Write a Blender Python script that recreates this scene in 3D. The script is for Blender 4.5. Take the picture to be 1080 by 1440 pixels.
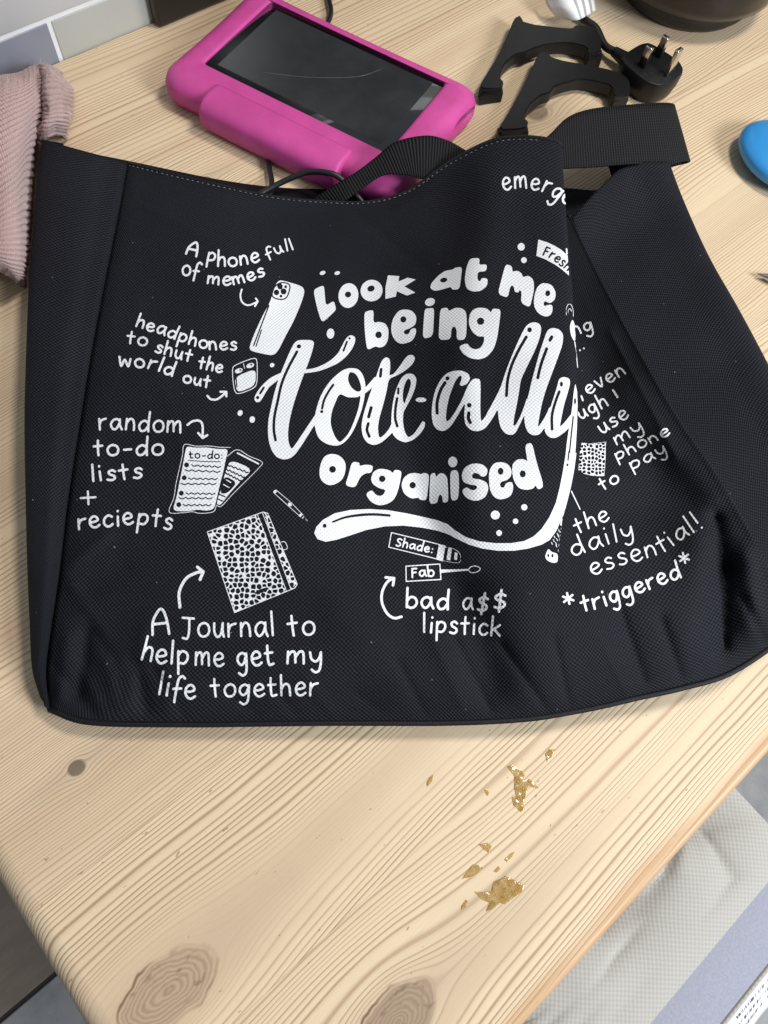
import bpy, bmesh, math, random
import numpy as np
from mathutils import Vector, Matrix
from mathutils.bvhtree import BVHTree

for o in list(bpy.data.objects):
    bpy.data.objects.remove(o, do_unlink=True)
S = bpy.context.scene
C = S.collection
random.seed(7)

# ------------------------------------------------------------------ camera
# A hand-held phone 0.44 m above the table, looking down 66 degrees.
FPX, CAM_H = 1030.0, 0.44            # focal length in photo pixels (1080 x 1440), camera height
PITCH, ROLL, YAW = math.radians(66.418), math.radians(11.115), math.radians(50.266)
UPC = np.array([math.sin(ROLL)*math.cos(PITCH), -math.cos(ROLL)*math.cos(PITCH), -math.sin(PITCH)])
HC = np.array([0, 0, 1.0]) - UPC*UPC[2]; HC /= np.linalg.norm(HC)
RC = np.cross(HC, UPC)
cd = bpy.data.cameras.new('camera'); cam = bpy.data.objects.new('camera', cd); C.objects.link(cam)
cd.sensor_fit = 'VERTICAL'; cd.sensor_height = 36.0; cd.lens = FPX/1440*36.0
cd.clip_start = 0.02; cd.clip_end = 50
cx = Vector((RC[0], HC[0], UPC[0])); cy = -Vector((RC[1], HC[1], UPC[1])); cz = -Vector((RC[2], HC[2], UPC[2]))
m3 = Matrix((cx, cy, cz)).transposed()
cam.matrix_world = Matrix.Translation((0, 0, CAM_H)) @ m3.to_4x4()
S.camera = cam
S.render.resolution_x, S.render.resolution_y = 768, 1024

# ------------------------------------------------------------------ light
W = bpy.data.worlds.new('World'); S.world = W; W.use_nodes = True
bg = W.node_tree.nodes['Background']; bg.inputs[0].default_value = (0.80, 0.88, 1.0, 1); bg.inputs[1].default_value = 0.26
def area(name, loc, target, size, power, col):
    l = bpy.data.lights.new(name, 'AREA'); l.energy = power; l.size = size; l.color = col; l.shape = 'DISK'
    o = bpy.data.objects.new(name, l); C.objects.link(o); o.location = loc
    o.rotation_euler = (Vector(target)-Vector(loc)).to_track_quat('-Z', 'Y').to_euler()
    return o
area('ceiling_lamp', (0.50, 0.62, 1.25), (0.0, 0.25, 0.0), 0.30, 12.0, (1.0, 0.93, 0.84))
area('window_light', (1.30, -0.25, 0.92), (0.10, 0.05, 0.0), 0.58, 30.0, (0.90, 0.95, 1.0))
S.view_settings.view_transform = 'Standard'; S.view_settings.look = 'None'
S.view_settings.gamma = 1.0; S.view_settings.exposure = 0.0; S.view_settings.use_curve_mapping = False

# ------------------------------------------------------------------ measuring and mesh helpers
def ray(px, py):
    v = np.array([(px-540)/FPX, (py-720)/FPX, 1.0])
    return np.array([v@RC, v@HC, v@UPC])
def at(px, py, z=0.0):
    """photo measurement -> point at height z (metres above the table top)"""
    d = ray(px, py); t = (CAM_H-z)/-d[2]
    return np.array([d[0]*t, d[1]*t, z])
CY, SY = math.cos(YAW), math.sin(YAW)
def tab(a, b, z=0.0):               # table frame (a along the grain, b across) -> world
    return Vector((CY*a-SY*b, SY*a+CY*b, z))

def link(name, me, mat=None, parent=None, smooth=True):
    o = bpy.data.objects.new(name, me); C.objects.link(o)
    if mat is not None and not me.materials: me.materials.append(mat)
    if parent is not None: o.parent = parent
    if smooth:
        me.polygons.foreach_set('use_smooth', [True]*len(me.polygons))
    return o
def pydata(name, verts, faces, mat=None, parent=None, smooth=True):
    me = bpy.data.meshes.new(name); me.from_pydata([tuple(map(float, v)) for v in verts], [], faces); me.update()
    return link(name, me, mat, parent, smooth)
def empty(name, loc=(0, 0, 0), rz=0.0):
    o = bpy.data.objects.new(name, None); C.objects.link(o); o.location = loc; o.rotation_euler = (0, 0, rz)
    o.empty_display_size = 0.05
    return o
def tag(o, label, cat, group=None):
    o['label'] = label; o['category'] = cat
    if group: o['group'] = group
    return o
def bmobj(name, bm, mat, parent=None, smooth=True):
    me = bpy.data.meshes.new(name); bm.normal_update(); bm.to_mesh(me); bm.free()
    return link(name, me, mat, parent, smooth)
def bevel_box(name, lo, hi, r, mat, parent=None, seg=2, smooth=True):
    bm = bmesh.new(); bmesh.ops.create_cube(bm, size=1.0)
    for v in bm.verts:
        for i in range(3): v.co[i] = (lo[i]+hi[i])/2 + v.co[i]*(hi[i]-lo[i])
    if r: bmesh.ops.bevel(bm, geom=bm.edges[:], offset=r, segments=seg, affect='EDGES', profile=0.5)
    return bmobj(name, bm, mat, parent, smooth)
def grid_faces(nr, nc, off=0, wrap=False):
    f = []
    for i in range(nr-1):
        for j in range(nc if wrap else nc-1):
            j2 = (j+1) % nc
            f.append((off+i*nc+j, off+(i+1)*nc+j, off+(i+1)*nc+j2, off+i*nc+j2))
    return f
def cr1(P, n, closed=False):
    """Catmull-Rom through the rows of P (k x d), n samples per span"""
    P = np.asarray(P, float); k = len(P)
    if closed: Q = np.vstack([P[-1:], P, P[:2]]); spans = k
    else: Q = np.vstack([2*P[0]-P[1], P, 2*P[-1]-P[-2]]); spans = k-1
    out = []
    for i in range(spans):
        p0, p1, p2, p3 = Q[i], Q[i+1], Q[i+2], Q[i+3]
        for s in range(n):
            t = s/n
            out.append(0.5*((2*p1)+(-p0+p2)*t+(2*p0-5*p1+4*p2-p3)*t*t+(-p0+3*p1-3*p2+p3)*t**3))
    if not closed: out.append(P[-1])
    return np.array(out)
def crgrid(G, n, m):
    """G rows x cols x d -> Catmull-Rom surface"""
    G = np.asarray(G, float)
    A = np.array([cr1(r, m) for r in G])
    return np.stack([cr1(A[:, j], n) for j in range(A.shape[1])], 1)
def solidify(o, th, off=-1.0):
    md = o.modifiers.new('solid', 'SOLIDIFY'); md.thickness = th; md.offset = off; md.use_even_offset = False
def tube(name, pts, r, mat, parent=None, seg=10, n=6, closed=False):
    P = cr1(pts, n, closed) if n > 1 else np.asarray(pts, float)
    rr = r if hasattr(r, '__len__') else None
    k = len(P); verts = []; N = None
    for i in range(k):
        t = P[min(i+1, k-1)]-P[max(i-1, 0)]; t = t/(np.linalg.norm(t)+1e-12)
        if N is None:
            N = np.cross(t, [0.13, 0.21, 0.97]); N /= np.linalg.norm(N)
        N = N-t*(N@t); N /= np.linalg.norm(N); B = np.cross(t, N)
        ri = np.interp(i/(k-1), np.linspace(0, 1, len(rr)), rr) if rr is not None else r
        for j in range(seg):
            a = 2*math.pi*j/seg; verts.append(P[i]+ri*(math.cos(a)*N+math.sin(a)*B))
    f = []
    for i in range(k-1):
        for j in range(seg):
            j2 = (j+1) % seg; f.append((i*seg+j, i*seg+j2, (i+1)*seg+j2, (i+1)*seg+j))
    f.append(tuple(range(seg))[::-1]); f.append(tuple(range((k-1)*seg, k*seg)))
    return pydata(name, verts, f, mat, parent)
def lathe(name, prof, mat, parent=None, seg=64, loc=(0, 0, 0)):
    verts = []; f = []
    for (r, z) in prof:
        for j in range(seg):
            a = 2*math.pi*j/seg; verts.append((loc[0]+r*math.cos(a), loc[1]+r*math.sin(a), loc[2]+z))
    k = len(prof)
    for i in range(k-1):
        for j in range(seg):
            j2 = (j+1) % seg; f.append((i*seg+j, i*seg+j2, (i+1)*seg+j2, (i+1)*seg+j))
    f.append(tuple(range(seg))[::-1]); f.append(tuple(range((k-1)*seg, k*seg)))
    return pydata(name, verts, f, mat, parent)
def set_uv(o, uv):
    me = o.data; lay = me.uv_layers.new(name='UVMap')
    idx = np.empty(len(me.loops), int); me.loops.foreach_get('vertex_index', idx)
    lay.data.foreach_set('uv', np.asarray(uv, float)[idx].ravel())

# ------------------------------------------------------------------ materials
class NT:
    def __init__(s, name):
        s.mat = bpy.data.materials.new(name); s.mat.use_nodes = True
        s.t = s.mat.node_tree; s.b = s.t.nodes['Principled BSDF']
    def n(s, ty, **kw):
        x = s.t.nodes.new(ty)
        for k, v in kw.items(): setattr(x, k, v)
        return x
    def put(s, sock, v):
        if isinstance(v, bpy.types.NodeSocket): s.t.links.new(v, sock)
        elif isinstance(v, (tuple, list)) and len(v) == 3 and sock.type == 'RGBA': sock.default_value = (*v, 1)
        else: sock.default_value = v
    def m(s, op, a, b=0.0, c=0.0, clamp=False):
        x = s.n('ShaderNodeMath', operation=op, use_clamp=clamp)
        s.put(x.inputs[0], a); s.put(x.inputs[1], b)
        if len(x.inputs) > 2: s.put(x.inputs[2], c)
        return x.outputs[0]
    def xyz(s, x, y, z=0.0):
        c = s.n('ShaderNodeCombineXYZ'); s.put(c.inputs[0], x); s.put(c.inputs[1], y); s.put(c.inputs[2], z); return c.outputs[0]
    def sep(s, v):
        c = s.n('ShaderNodeSeparateXYZ'); s.put(c.inputs[0], v); return c.outputs
    def coord(s, k='Object'): return s.n('ShaderNodeTexCoord').outputs[k]
    def noise(s, v, scale=1.0, detail=2.0, rough=0.5, dist=0.0):
        x = s.n('ShaderNodeTexNoise'); s.put(x.inputs['Vector'], v); x.inputs['Scale'].default_value = scale
        x.inputs['Detail'].default_value = detail; x.inputs['Roughness'].default_value = rough; x.inputs['Distortion'].default_value = dist
        return x.outputs['Fac']
    def ramp(s, f, stops, interp='LINEAR'):
        x = s.n('ShaderNodeValToRGB'); s.put(x.inputs[0], f); r = x.color_ramp; r.interpolation = interp
        while len(r.elements) < len(stops): r.elements.new(0.5)
        for e, (p, c) in zip(r.elements, stops):
            e.position = p; e.color = (*c, 1) if hasattr(c, '__len__') else (c, c, c, 1)
        return x.outputs[0]
    def mix(s, f, a, b, blend='MIX'):
        x = s.n('ShaderNodeMix', data_type='RGBA', blend_type=blend); s.put(x.inputs[0], f); s.put(x.inputs[6], a); s.put(x.inputs[7], b)
        return x.outputs[2]
    def bump(s, h, strength=0.3, dist=0.001):
        x = s.n('ShaderNodeBump'); s.put(x.inputs['Height'], h); x.inputs['Strength'].default_value = strength; x.inputs['Distance'].default_value = dist
        s.t.links.new(x.outputs[0], s.b.inputs['Normal'])
    def set(s, **kw):
        for k, v in kw.items(): s.put(s.b.inputs[k.replace('_', ' ')], v)
        return s.mat

def plain(name, col, rough=0.5, var=0.12, scale=60, bump=0.0, metallic=0.0, spec=0.5, coat=0.0):
    k = NT(name); v = k.coord()
    f = k.noise(v, scale, 4, 0.6)
    lo = tuple(c*(1-var) for c in col); hi = tuple(min(1, c*(1+var)) for c in col)
    k.set(Base_Color=k.ramp(f, [(0.3, lo), (0.7, hi)]), Metallic=metallic)
    k.b.inputs['Specular IOR Level'].default_value = spec
    k.b.inputs['Coat Weight'].default_value = coat; k.b.inputs['Coat Roughness'].default_value = 0.08
    f2 = k.noise(v, scale*0.37, 5, 0.7)
    k.set(Roughness=k.m('ADD', k.m('MULTIPLY', f2, 0.16), rough-0.08))
    if bump: k.bump(f, bump, 0.0006)
    return k.mat

def wood(name, seed, knots=(), freq=240.0, tone=1.0, pink=0.0, contrast=1.0, heart=None):
    """glued pine lamella: growth rings flow round the knots (a along the grain, b across)"""
    k = NT(name); x, y, z = k.sep(k.coord())
    rnd = random.Random(seed)
    yy = k.m('SUBTRACT', y, k.m('MULTIPLY', z, 0.8))
    psi = yy; kmask = None; kring = None; kdark = None
    for (ka, kb, R, el, dark) in knots:
        da = k.m('DIVIDE', k.m('SUBTRACT', x, ka), el); db = k.m('SUBTRACT', y, kb)
        wob = k.m('MULTIPLY', k.m('SUBTRACT', k.noise(k.xyz(k.m('MULTIPLY', x, 40.0), k.m('MULTIPLY', y, 40.0), seed), 1.0, 3), 0.5), R*0.75)
        r2 = k.m('ADD', k.m('MULTIPLY', da, da), k.m('MULTIPLY', db, db))
        rr = k.m('ADD', k.m('SQRT', r2), wob)
        r2s = k.m('MAXIMUM', r2, R*R*0.8)
        psi = k.m('SUBTRACT', psi, k.m('DIVIDE', k.m('MULTIPLY', db, 2.0*R*R), k.m('ADD', r2s, R*R)))
        inside = k.m('SUBTRACT', 1.0, k.m('DIVIDE', k.m('SUBTRACT', rr, R*0.86), R*0.20), clamp=True)
        ring = k.m('SINE', k.m('MULTIPLY', rr, 2*math.pi/(R*0.115)))
        arc = k.m('MULTIPLY', k.m('SUBTRACT', 1.0, k.m('DIVIDE', k.m('ABSOLUTE', k.m('SUBTRACT', rr, R*1.02)), R*0.07), clamp=True), k.ramp(k.noise(k.xyz(k.m('MULTIPLY', x, 30.0), k.m('MULTIPLY', y, 30.0), seed+4.0), 1.0, 2), [(0.45, 0.0), (0.6, 1.0)]))
        halo = k.m('SUBTRACT', 1.0, k.m('DIVIDE', k.m('ADD', k.m('SQRT', k.m('ADD', k.m('MULTIPLY', k.m('MULTIPLY', da, da), 0.05), k.m('MULTIPLY', db, db))), wob), R*1.9), clamp=True)
        if kmask is None: kmask, kring, kdark, khalo, kedge = inside, ring, k.m('MULTIPLY', inside, dark), halo, arc
        else:
            kring = k.m('ADD', k.m('MULTIPLY', kring, k.m('SUBTRACT', 1.0, inside)), k.m('MULTIPLY', ring, inside))
            kmask = k.m('MAXIMUM', kmask, inside); kdark = k.m('MAXIMUM', kdark, k.m('MULTIPLY', inside, dark)); khalo = k.m('MAXIMUM', khalo, halo); kedge = k.m('MAXIMUM', kedge, arc)
    so = seed*3.17
    n1 = k.m('SUBTRACT', k.noise(k.xyz(k.m('MULTIPLY', x, 2.2), k.m('MULTIPLY', y, 7.0), so), 1.0, 1), 0.5)
    n2 = k.m('SUBTRACT', k.noise(k.xyz(k.m('MULTIPLY', x, 14.0), k.m('MULTIPLY', y, 60.0), so+5), 1.0, 2), 0.5)
    p = k.m('ADD', k.m('ADD', psi, k.m('MULTIPLY', n1, 0.034)), k.m('MULTIPLY', n2, 0.0030))
    pw = k.m('SUBTRACT', k.noise(k.xyz(k.m('MULTIPLY', p, 34.0), so+9, 0.0), 1.0, 1), 0.5)
    q = k.m('ADD', k.m('MULTIPLY', p, freq), k.m('MULTIPLY', pw, 10.0))
    fr = k.m('FRACT', q)
    zone = k.noise(k.xyz(k.m('MULTIPLY', p, 22.0), so+2, k.m('MULTIPLY', x, 0.8)), 1.0, 2)
    line = k.ramp(fr, [(0.0, 0.3), (0.12, 0.0), (0.5, 0.04), (0.70, 0.30), (0.80, 1.0), (0.90, 0.95), (1.0, 0.3)])
    amp = k.m('MULTIPLY', k.ramp(zone, [(0.30, 0.12), (0.45, 0.75), (0.62, 1.15)]), contrast)
    per = k.noise(k.xyz(k.m('FLOOR', q), so, 0.0), 7.3, 0)
    amp = k.m('MULTIPLY', amp, k.m('ADD', 0.35, k.m('MULTIPLY', per, 1.25)))
    line = k.m('MULTIPLY', line, amp, clamp=True)
    pale = (0.72*tone, 0.578*tone, 0.392*tone); dk = (0.40*tone, 0.275*tone, 0.165*tone)
    base = k.mix(line, pale, dk)
    broad = k.noise(k.xyz(k.m('MULTIPLY', x, 1.2), k.m('MULTIPLY', p, 26.0), so+20), 1.0, 2)
    base = k.mix(k.m('MULTIPLY', k.ramp(broad, [(0.50, 0.0), (0.70, 0.55)]), 1.0), base, (0.55*tone, 0.385*tone, 0.25*tone))
    base = k.mix(pink, base, (0.60*tone, 0.42*tone, 0.285*tone))
    if heart is not None:        # strip of orange heartwood along the sawn edge
        hn = k.noise(k.xyz(k.m('MULTIPLY', x, 5.0), k.m('MULTIPLY', y, 30.0), so+30), 1.0, 2)
        hm = k.m('SUBTRACT', 1.0, k.m('DIVIDE', k.m('SUBTRACT', k.m('SUBTRACT', y, heart), k.m('MULTIPLY', k.m('SUBTRACT', hn, 0.45), 0.03)), 0.004), clamp=True)
        base = k.mix(k.m('MULTIPLY', hm, 0.75), base, (0.50, 0.29, 0.14))
    fib = k.noise(k.xyz(k.m('MULTIPLY', x, 26.0), k.m('MULTIPLY', y, 1100.0), so), 1.0, 3, 0.6)
    base = k.mix(k.ramp(fib, [(0.35, 0.13), (0.65, 0.0)]), base, (0.45, 0.32, 0.2))
    spk = k.noise(k.xyz(k.m('MULTIPLY', x, 170.0), k.m('MULTIPLY', y, 420.0), so+3), 1.0, 2)
    base = k.mix(k.ramp(spk, [(0.735, 0.0), (0.76, 0.75)]), base, (0.28, 0.18, 0.10))
    if kmask is not None:
        kc = k.mix(k.m('MULTIPLY', k.m('ADD', kring, 1.0), 0.5), (0.37, 0.255, 0.165), (0.49, 0.365, 0.245))
        kc = k.mix(k.ramp(k.noise(k.xyz(k.m('MULTIPLY', x, 120.0), k.m('MULTIPLY', y, 260.0), so), 1.0, 3), [(0.58, 0.0), (0.68, 0.7)]), kc, (0.20, 0.13, 0.08))
        kc = k.mix(kdark, kc, (0.10, 0.078, 0.055))
        base = k.mix(k.m('MULTIPLY', khalo, 0.62), base, (0.46, 0.355, 0.25)); base = k.mix(k.m('MULTIPLY', kedge, 0.8), base, (0.24, 0.16, 0.095))
        base = k.mix(k.m('MULTIPLY', kmask, 0.92), base, kc); base = k.mix(k.m('MULTIPLY', kedge, 0.9), base, (0.17, 0.11, 0.065))
    mat = k.set(Base_Color=base, Roughness=k.m('ADD', 0.40, k.m('MULTIPLY', line, 0.15)))
    k.b.inputs['Specular IOR Level'].default_value = 0.35
    k.bump(k.m('ADD', k.m('MULTIPLY', line, -0.8), k.m('MULTIPLY', fib, 0.2)), 0.35, 0.0006)
    return mat

def weave(name, lo, hi, pitch=0.0021, rough=0.62, bump=0.8, sheen=0.0, spec=0.35):
    """plain canvas weave laid along the cloth (UV in metres)"""
    k = NT(name); u, v, _ = k.sep(k.coord('UV'))
    w = 2*math.pi/pitch
    wob = k.m('MULTIPLY', k.m('SUBTRACT', k.noise(k.xyz(u, v), 90.0, 2), 0.5), 0.0012)
    cu = k.m('COSINE', k.m('MULTIPLY', k.m('ADD', u, wob), w)); cv = k.m('COSINE', k.m('MULTIPLY', k.m('ADD', v, wob), w))
    h = k.m('ADD', k.m('MULTIPLY', k.m('MULTIPLY', cu, cv), 0.5), 0.5)
    var = k.noise(k.xyz(u, v), 700.0, 2)
    big = k.noise(k.xyz(u, v), 14.0, 3)
    f = k.m('MULTIPLY', h, k.m('ADD', 0.35, k.m('MULTIPLY', var, 1.2)), clamp=True)
    col = k.mix(f, lo, hi)
    col = k.mix(k.ramp(big, [(0.3, 0.25), (0.7, 0.0)]), col, lo)
    lint = k.noise(k.xyz(u, v, 3.0), 420.0, 0)
    col = k.mix(k.ramp(lint, [(0.885, 0.0), (0.91, 0.45)]), col, (0.35, 0.35, 0.36))
    k.set(Base_Color=col, Roughness=rough)
    k.b.inputs['Specular IOR Level'].default_value = spec
    k.b.inputs['Sheen Weight'].default_value = sheen; k.b.inputs['Sheen Roughness'].default_value = 0.4
    k.bump(f, bump, 0.0005)
    return k.mat
# ------------------------------------------------------------------ floor
ZF = -0.74
M_grout_dark = plain('floor_grout', (0.03, 0.026, 0.024), 0.8)
def floor_mat(name, c1, c2, sc, stretch):
    k = NT(name); x, y, z = k.sep(k.coord())
    n = k.noise(k.xyz(k.m('MULTIPLY', x, stretch), y), sc, 6, 0.65)
    k.set(Base_Color=k.ramp(n, [(0.3, c1), (0.7, c2)]), Roughness=0.45)
    k.bump(n, 0.2, 0.002)
    return k.mat
M_floor_brown = floor_mat('brown_plank_tile', (0.14, 0.105, 0.08), (0.29, 0.235, 0.185), 14, 0.25)
M_floor_grey = floor_mat('grey_slate_tile', (0.21, 0.21, 0.22), (0.33, 0.325, 0.32), 22, 1.0)
floor = empty('floor', (0, 0, 0), YAW); floor['kind'] = 'structure'
slab = bevel_box('grout_bed', (-2.2, -2.2, ZF-0.05), (2.2, 2.2, ZF-0.004), 0, M_grout_dark, floor, smooth=False)
TA, TB = 0.60, 0.30
for i in range(-3, 4):
    for j in range(-5, 5):
        a0 = -0.20+i*TA+(0.3 if j % 2 else 0); b0 = 0.0865-TB+j*TB
        if abs(a0+TA/2) > 1.6 or abs(b0+TB/2) > 1.3: continue
        brown = (j >= 1)
        bevel_box('floor_tile', (a0+0.003, b0+0.003, ZF-0.02), (a0+TA-0.003, b0+TB-0.003, ZF), 0.0015,
                  M_floor_brown if brown else M_floor_grey, floor, 1, False)

# ------------------------------------------------------------------ tiled wall behind the far table edge
B_FAR, B_NEAR, A_END = 0.610, -0.1405, -0.1475
M_grout = plain('white_grout', (0.72, 0.74, 0.75), 0.8, 0.05)
def glaze(name, col, r=0.22):
    return plain(name, col, r, 0.05, 9, 0.03)
M_tile_pale = glaze('pale_grey_glaze', (0.50, 0.505, 0.51), 0.4)
M_tile_blue = glaze('blue_grey_glaze', (0.20, 0.21, 0.255), 0.3)
M_tile_olive = glaze('olive_grey_glaze', (0.40, 0.405, 0.37), 0.35)
wall = empty('wall', (0, 0, 0), YAW); wall['kind'] = 'structure'
bevel_box('grout_bed', (-0.45, B_FAR+0.0024, ZF), (1.0, B_FAR+0.12, 0.46), 0, M_grout, wall, smooth=False)
zj = 0.0335
for r in range(-3, 5):
    z0 = zj-0.1+r*0.1
    for c in range(-4, 5):
        a0 = 0.2005+c*0.2+(0.1 if r % 2 else 0)
        if a0 < -0.45 or a0+0.2 > 1.0: continue
        if r == 0: mt = {-1: M_tile_blue, 0: M_tile_olive}.get(c, (M_tile_pale, M_tile_blue, M_tile_olive)[(c*7) % 3])
        elif r == 1: mt = M_tile_pale
        else: mt = (M_tile_pale, M_tile_olive, M_tile_blue)[(c*5+r*3) % 3]
        bevel_box('wall_tile', (a0+0.0018, B_FAR+0.0015, z0+0.0018), (a0+0.2-0.0018, B_FAR+0.011, z0+0.1-0.0018), 0.001, mt, wall, 2, True)

# ------------------------------------------------------------------ pine table
table = empty('pine_table', (0, 0, 0), YAW)
tag(table, 'pale pine kitchen table with knots, rounded edge and dried glue drips', 'table')
TH, RE = 0.028, 0.013
B_J = [B_NEAR, -0.043, 0.0625, 0.167, 0.272, 0.376, 0.480, B_FAR]
KN = {0: [(-0.0270, -0.0960, 0.0135, 1.7, 0.35)], 1: [(-0.1060, -0.0105, 0.0145, 1.9, 0.10), (0.30, 0.02, 0.010, 1.5, 0.3)],
      2: [(-0.0855, 0.1102, 0.0042, 1.15, 0.80)], 4: [(0.5, 0.33, 0.008, 1.4, 0.5)], 5: [(0.22, 0.43, 0.004, 1.3, 0.4)], 6: [(0.62, 0.53, 0.008, 1.4, 0.4)]}
FQ = [250, 340, 470, 330, 390, 300, 230]
TN = [1.0, 0.99, 0.94, 1.0, 0.97, 1.0, 0.98]
PK = [0.06, 0.0, 0.12, 0.05, 0.1, 0.0, 0.1]
A_MAX = 1.15
def drop(d, R=RE):
    d = max(0.0, d)
    return 0.0 if d >= R else R-math.sqrt(max(0.0, R*R-(R-d)**2))
for i in range(7):
    b0, b1 = B_J[i]+0.00005, B_J[i+1]-0.00005
    ed = [0, 0.0004, 0.0012, 0.0025, 0.0045, 0.007, 0.010, 0.013]
    As = [A_END+e for e in ed]+[A_END+0.0134, A_END+0.0140]+list(np.linspace(A_END+0.03, A_MAX, 40))
    if i == 0: Bs = [b0+e*0.35 for e in ed]+[b0+0.0048, b0+0.0052]+list(np.linspace(b0+0.010, b1, 6))
    else: Bs = list(np.linspace(b0, b1, 8))
    top = []
    for a in As:
        for b in Bs:
            z = -drop(a-A_END)
            if i == 0: z -= drop((b-b0)/0.35)*0.5
            top.append((a, b, max(z, -TH*0.6)))
    nr, nc = len(As), len(Bs)
    faces = grid_faces(nr, nc)
    bot = [(a, b, -TH) for a in As for b in Bs]; off = len(top)
    faces += [tuple(reversed([off+q for q in f])) for f in grid_faces(nr, nc)]
    rim = [k_*nc for k_ in range(nr)]+[(nr-1)*nc+j for j in range(1, nc)]+[k_*nc+nc-1 for k_ in range(nr-2, -1, -1)]+[j for j in range(nc-2, 0, -1)]
    for q in range(len(rim)):
        p0, p1 = rim[q], rim[(q+1) % len(rim)]; faces.append((p1, p0, p0+off, p1+off))
    pl = pydata('plank', top+bot, [f[::-1] for f in faces], wood('pine_lamella', (17, 2, 3, 4, 5, 6, 7)[i], KN.get(i, ()), FQ[i], TN[i], PK[i], 1.0, B_NEAR+0.004 if i == 0 else None), table); pl.data.set_sharp_from_angle(angle=math.radians(30))
M_leg = wood('pine_leg', 21, (), 200)
for (a, b) in ((A_END+0.06, B_NEAR+0.06), (A_END+0.06, B_FAR-0.07), (A_MAX-0.08, B_NEAR+0.06), (A_MAX-0.08, B_FAR-0.07)):
    bevel_box('leg', (a-0.033, b-0.033, ZF), (a+0.033, b+0.033, -TH), 0.005, M_leg, table)
# ------------------------------------------------------------------ tote bag lying on its back
bag = empty('tote_bag', tuple(at(400, 720, 0)))
tag(bag, 'black canvas tote bag printed with white hand lettering and doodles, lying on the table', 'bag')
BL = Vector(bag.location)
def bagpart(o):
    o.parent = bag; o.matrix_parent_inverse = Matrix.Translation(-BL); return o
M_canvas = weave('black_canvas', (0.0013, 0.0014, 0.0026), (0.0265, 0.0280, 0.0370), 0.0025, 0.70, 1.0, 0.0, 0.12)
M_print = weave('white_ink', (0.68, 0.70, 0.73), (0.82, 0.84, 0.86), 0.0025, 0.6, 0.45, 0.0, 0.3)
M_lining = plain('black_lining', (0.008, 0.008, 0.010), 0.7)
M_cord = plain('black_piping_cord', (0.006, 0.006, 0.008), 0.6, 0.5, 900, 0.5, spec=0.25)
M_thread = plain('grey_thread', (0.13, 0.135, 0.155), 0.6)

# rows run from the rim to the bottom piping; columns from the left seam over the tall fold to the right seam
# (photo x, photo y, height in mm above the table)
R_ = [
 [(180,229,24),(235,243,26),(300,258,27),(385,276,24),(460,283,22),(520,283,24),(575,267,32),(635,225,48),(708,193,64),(787,200,70),(770,232,52),(744,262,34),(762,285,28),(784,298,28),(802,304,30)],
 [(167,300,25),(240,312,29),(310,325,31),(385,335,28),(455,340,27),(520,340,31),(585,330,40),(655,310,54),(725,297,68),(794,300,76),(777,330,56),(750,352,36),(775,362,31),(803,364,32),(830,362,34)],
 [(147,400,25),(240,405,32),(320,410,34),(395,412,33),(460,412,34),(525,412,38),(595,408,46),(665,402,60),(735,396,72),(802,400,79),(788,420,58),(765,440,40),(800,447,34),(835,445,35),(868,435,39)],
 [(128,500,25),(235,503,33),(315,505,37),(392,507,39),(462,508,41),(530,508,43),(600,506,48),(670,503,61),(740,500,73),(807,500,79),(797,512,60),(780,525,43),(825,528,38),(870,524,40),(912,515,45)],
 [(112,600,25),(225,602,34),(308,604,39),(388,606,42),(462,607,44),(532,607,44),(602,606,45),(675,603,58),(745,600,69),(812,600,74),(806,607,60),(797,614,46),(850,612,41),(905,604,43),(958,592,49)],
 [(95,710,24),(212,710,33),(300,711,39),(384,712,43),(462,712,45),(534,712,44),(604,711,42),(676,708,52),(745,700,61),(805,692,63),(812,694,54),(822,696,47),(885,690,43),(948,677,45),(1005,660,51)],
 [(84,805,22),(195,805,32),(288,806,39),(378,807,43),(460,808,45),(536,808,44),(607,806,41),(677,803,46),(742,797,53),(797,788,54),(823,784,50),(850,780,47),(920,768,45),(988,752,47),(1050,735,51)],
 [(72,885,19),(183,885,29),(280,886,36),(374,887,40),(458,888,42),(537,888,41),(610,887,38),(680,884,42),(744,880,48),(800,872,49),(834,867,47),(868,861,46),(940,846,46),(1010,826,42),(1085,800,48)],
 [(65,945,14),(175,950,22),(275,952,28),(370,954,32),(456,955,33),(538,955,33),(612,954,32),(682,952,33),(748,948,38),(806,941,39),(845,935,38),(884,928,37),(955,911,38),(1022,889,34),(1105,855,42)],
 [(70,998,10),(128,1016,12),(262,1019,13),(366,1018,14),(455,1017,15),(539,1017,15),(614,1017,15),(685,1015,16),(752,1010,17),(812,1000,18),(852,992,19),(894,982,20),(962,967,21),(1030,945,20),(1120,885,26)]]
for i_, r_ in enumerate(R_[1:9], 1):          # steep rise before the tall fold, deep valley behind it
    f_ = (0.4, .8, 1, 1, 1, .9, .6, .4)[i_-1]
    for c_, d_ in ((5, -2.0), (6, 2.5), (7, 6.0), (8, 3.0), (11, -6.0), (12, -6.5), (13, -2.0), (14, 3.0)):
        x_, y_, z_ = r_[c_]; r_[c_] = (x_, y_, z_+d_*f_)
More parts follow.
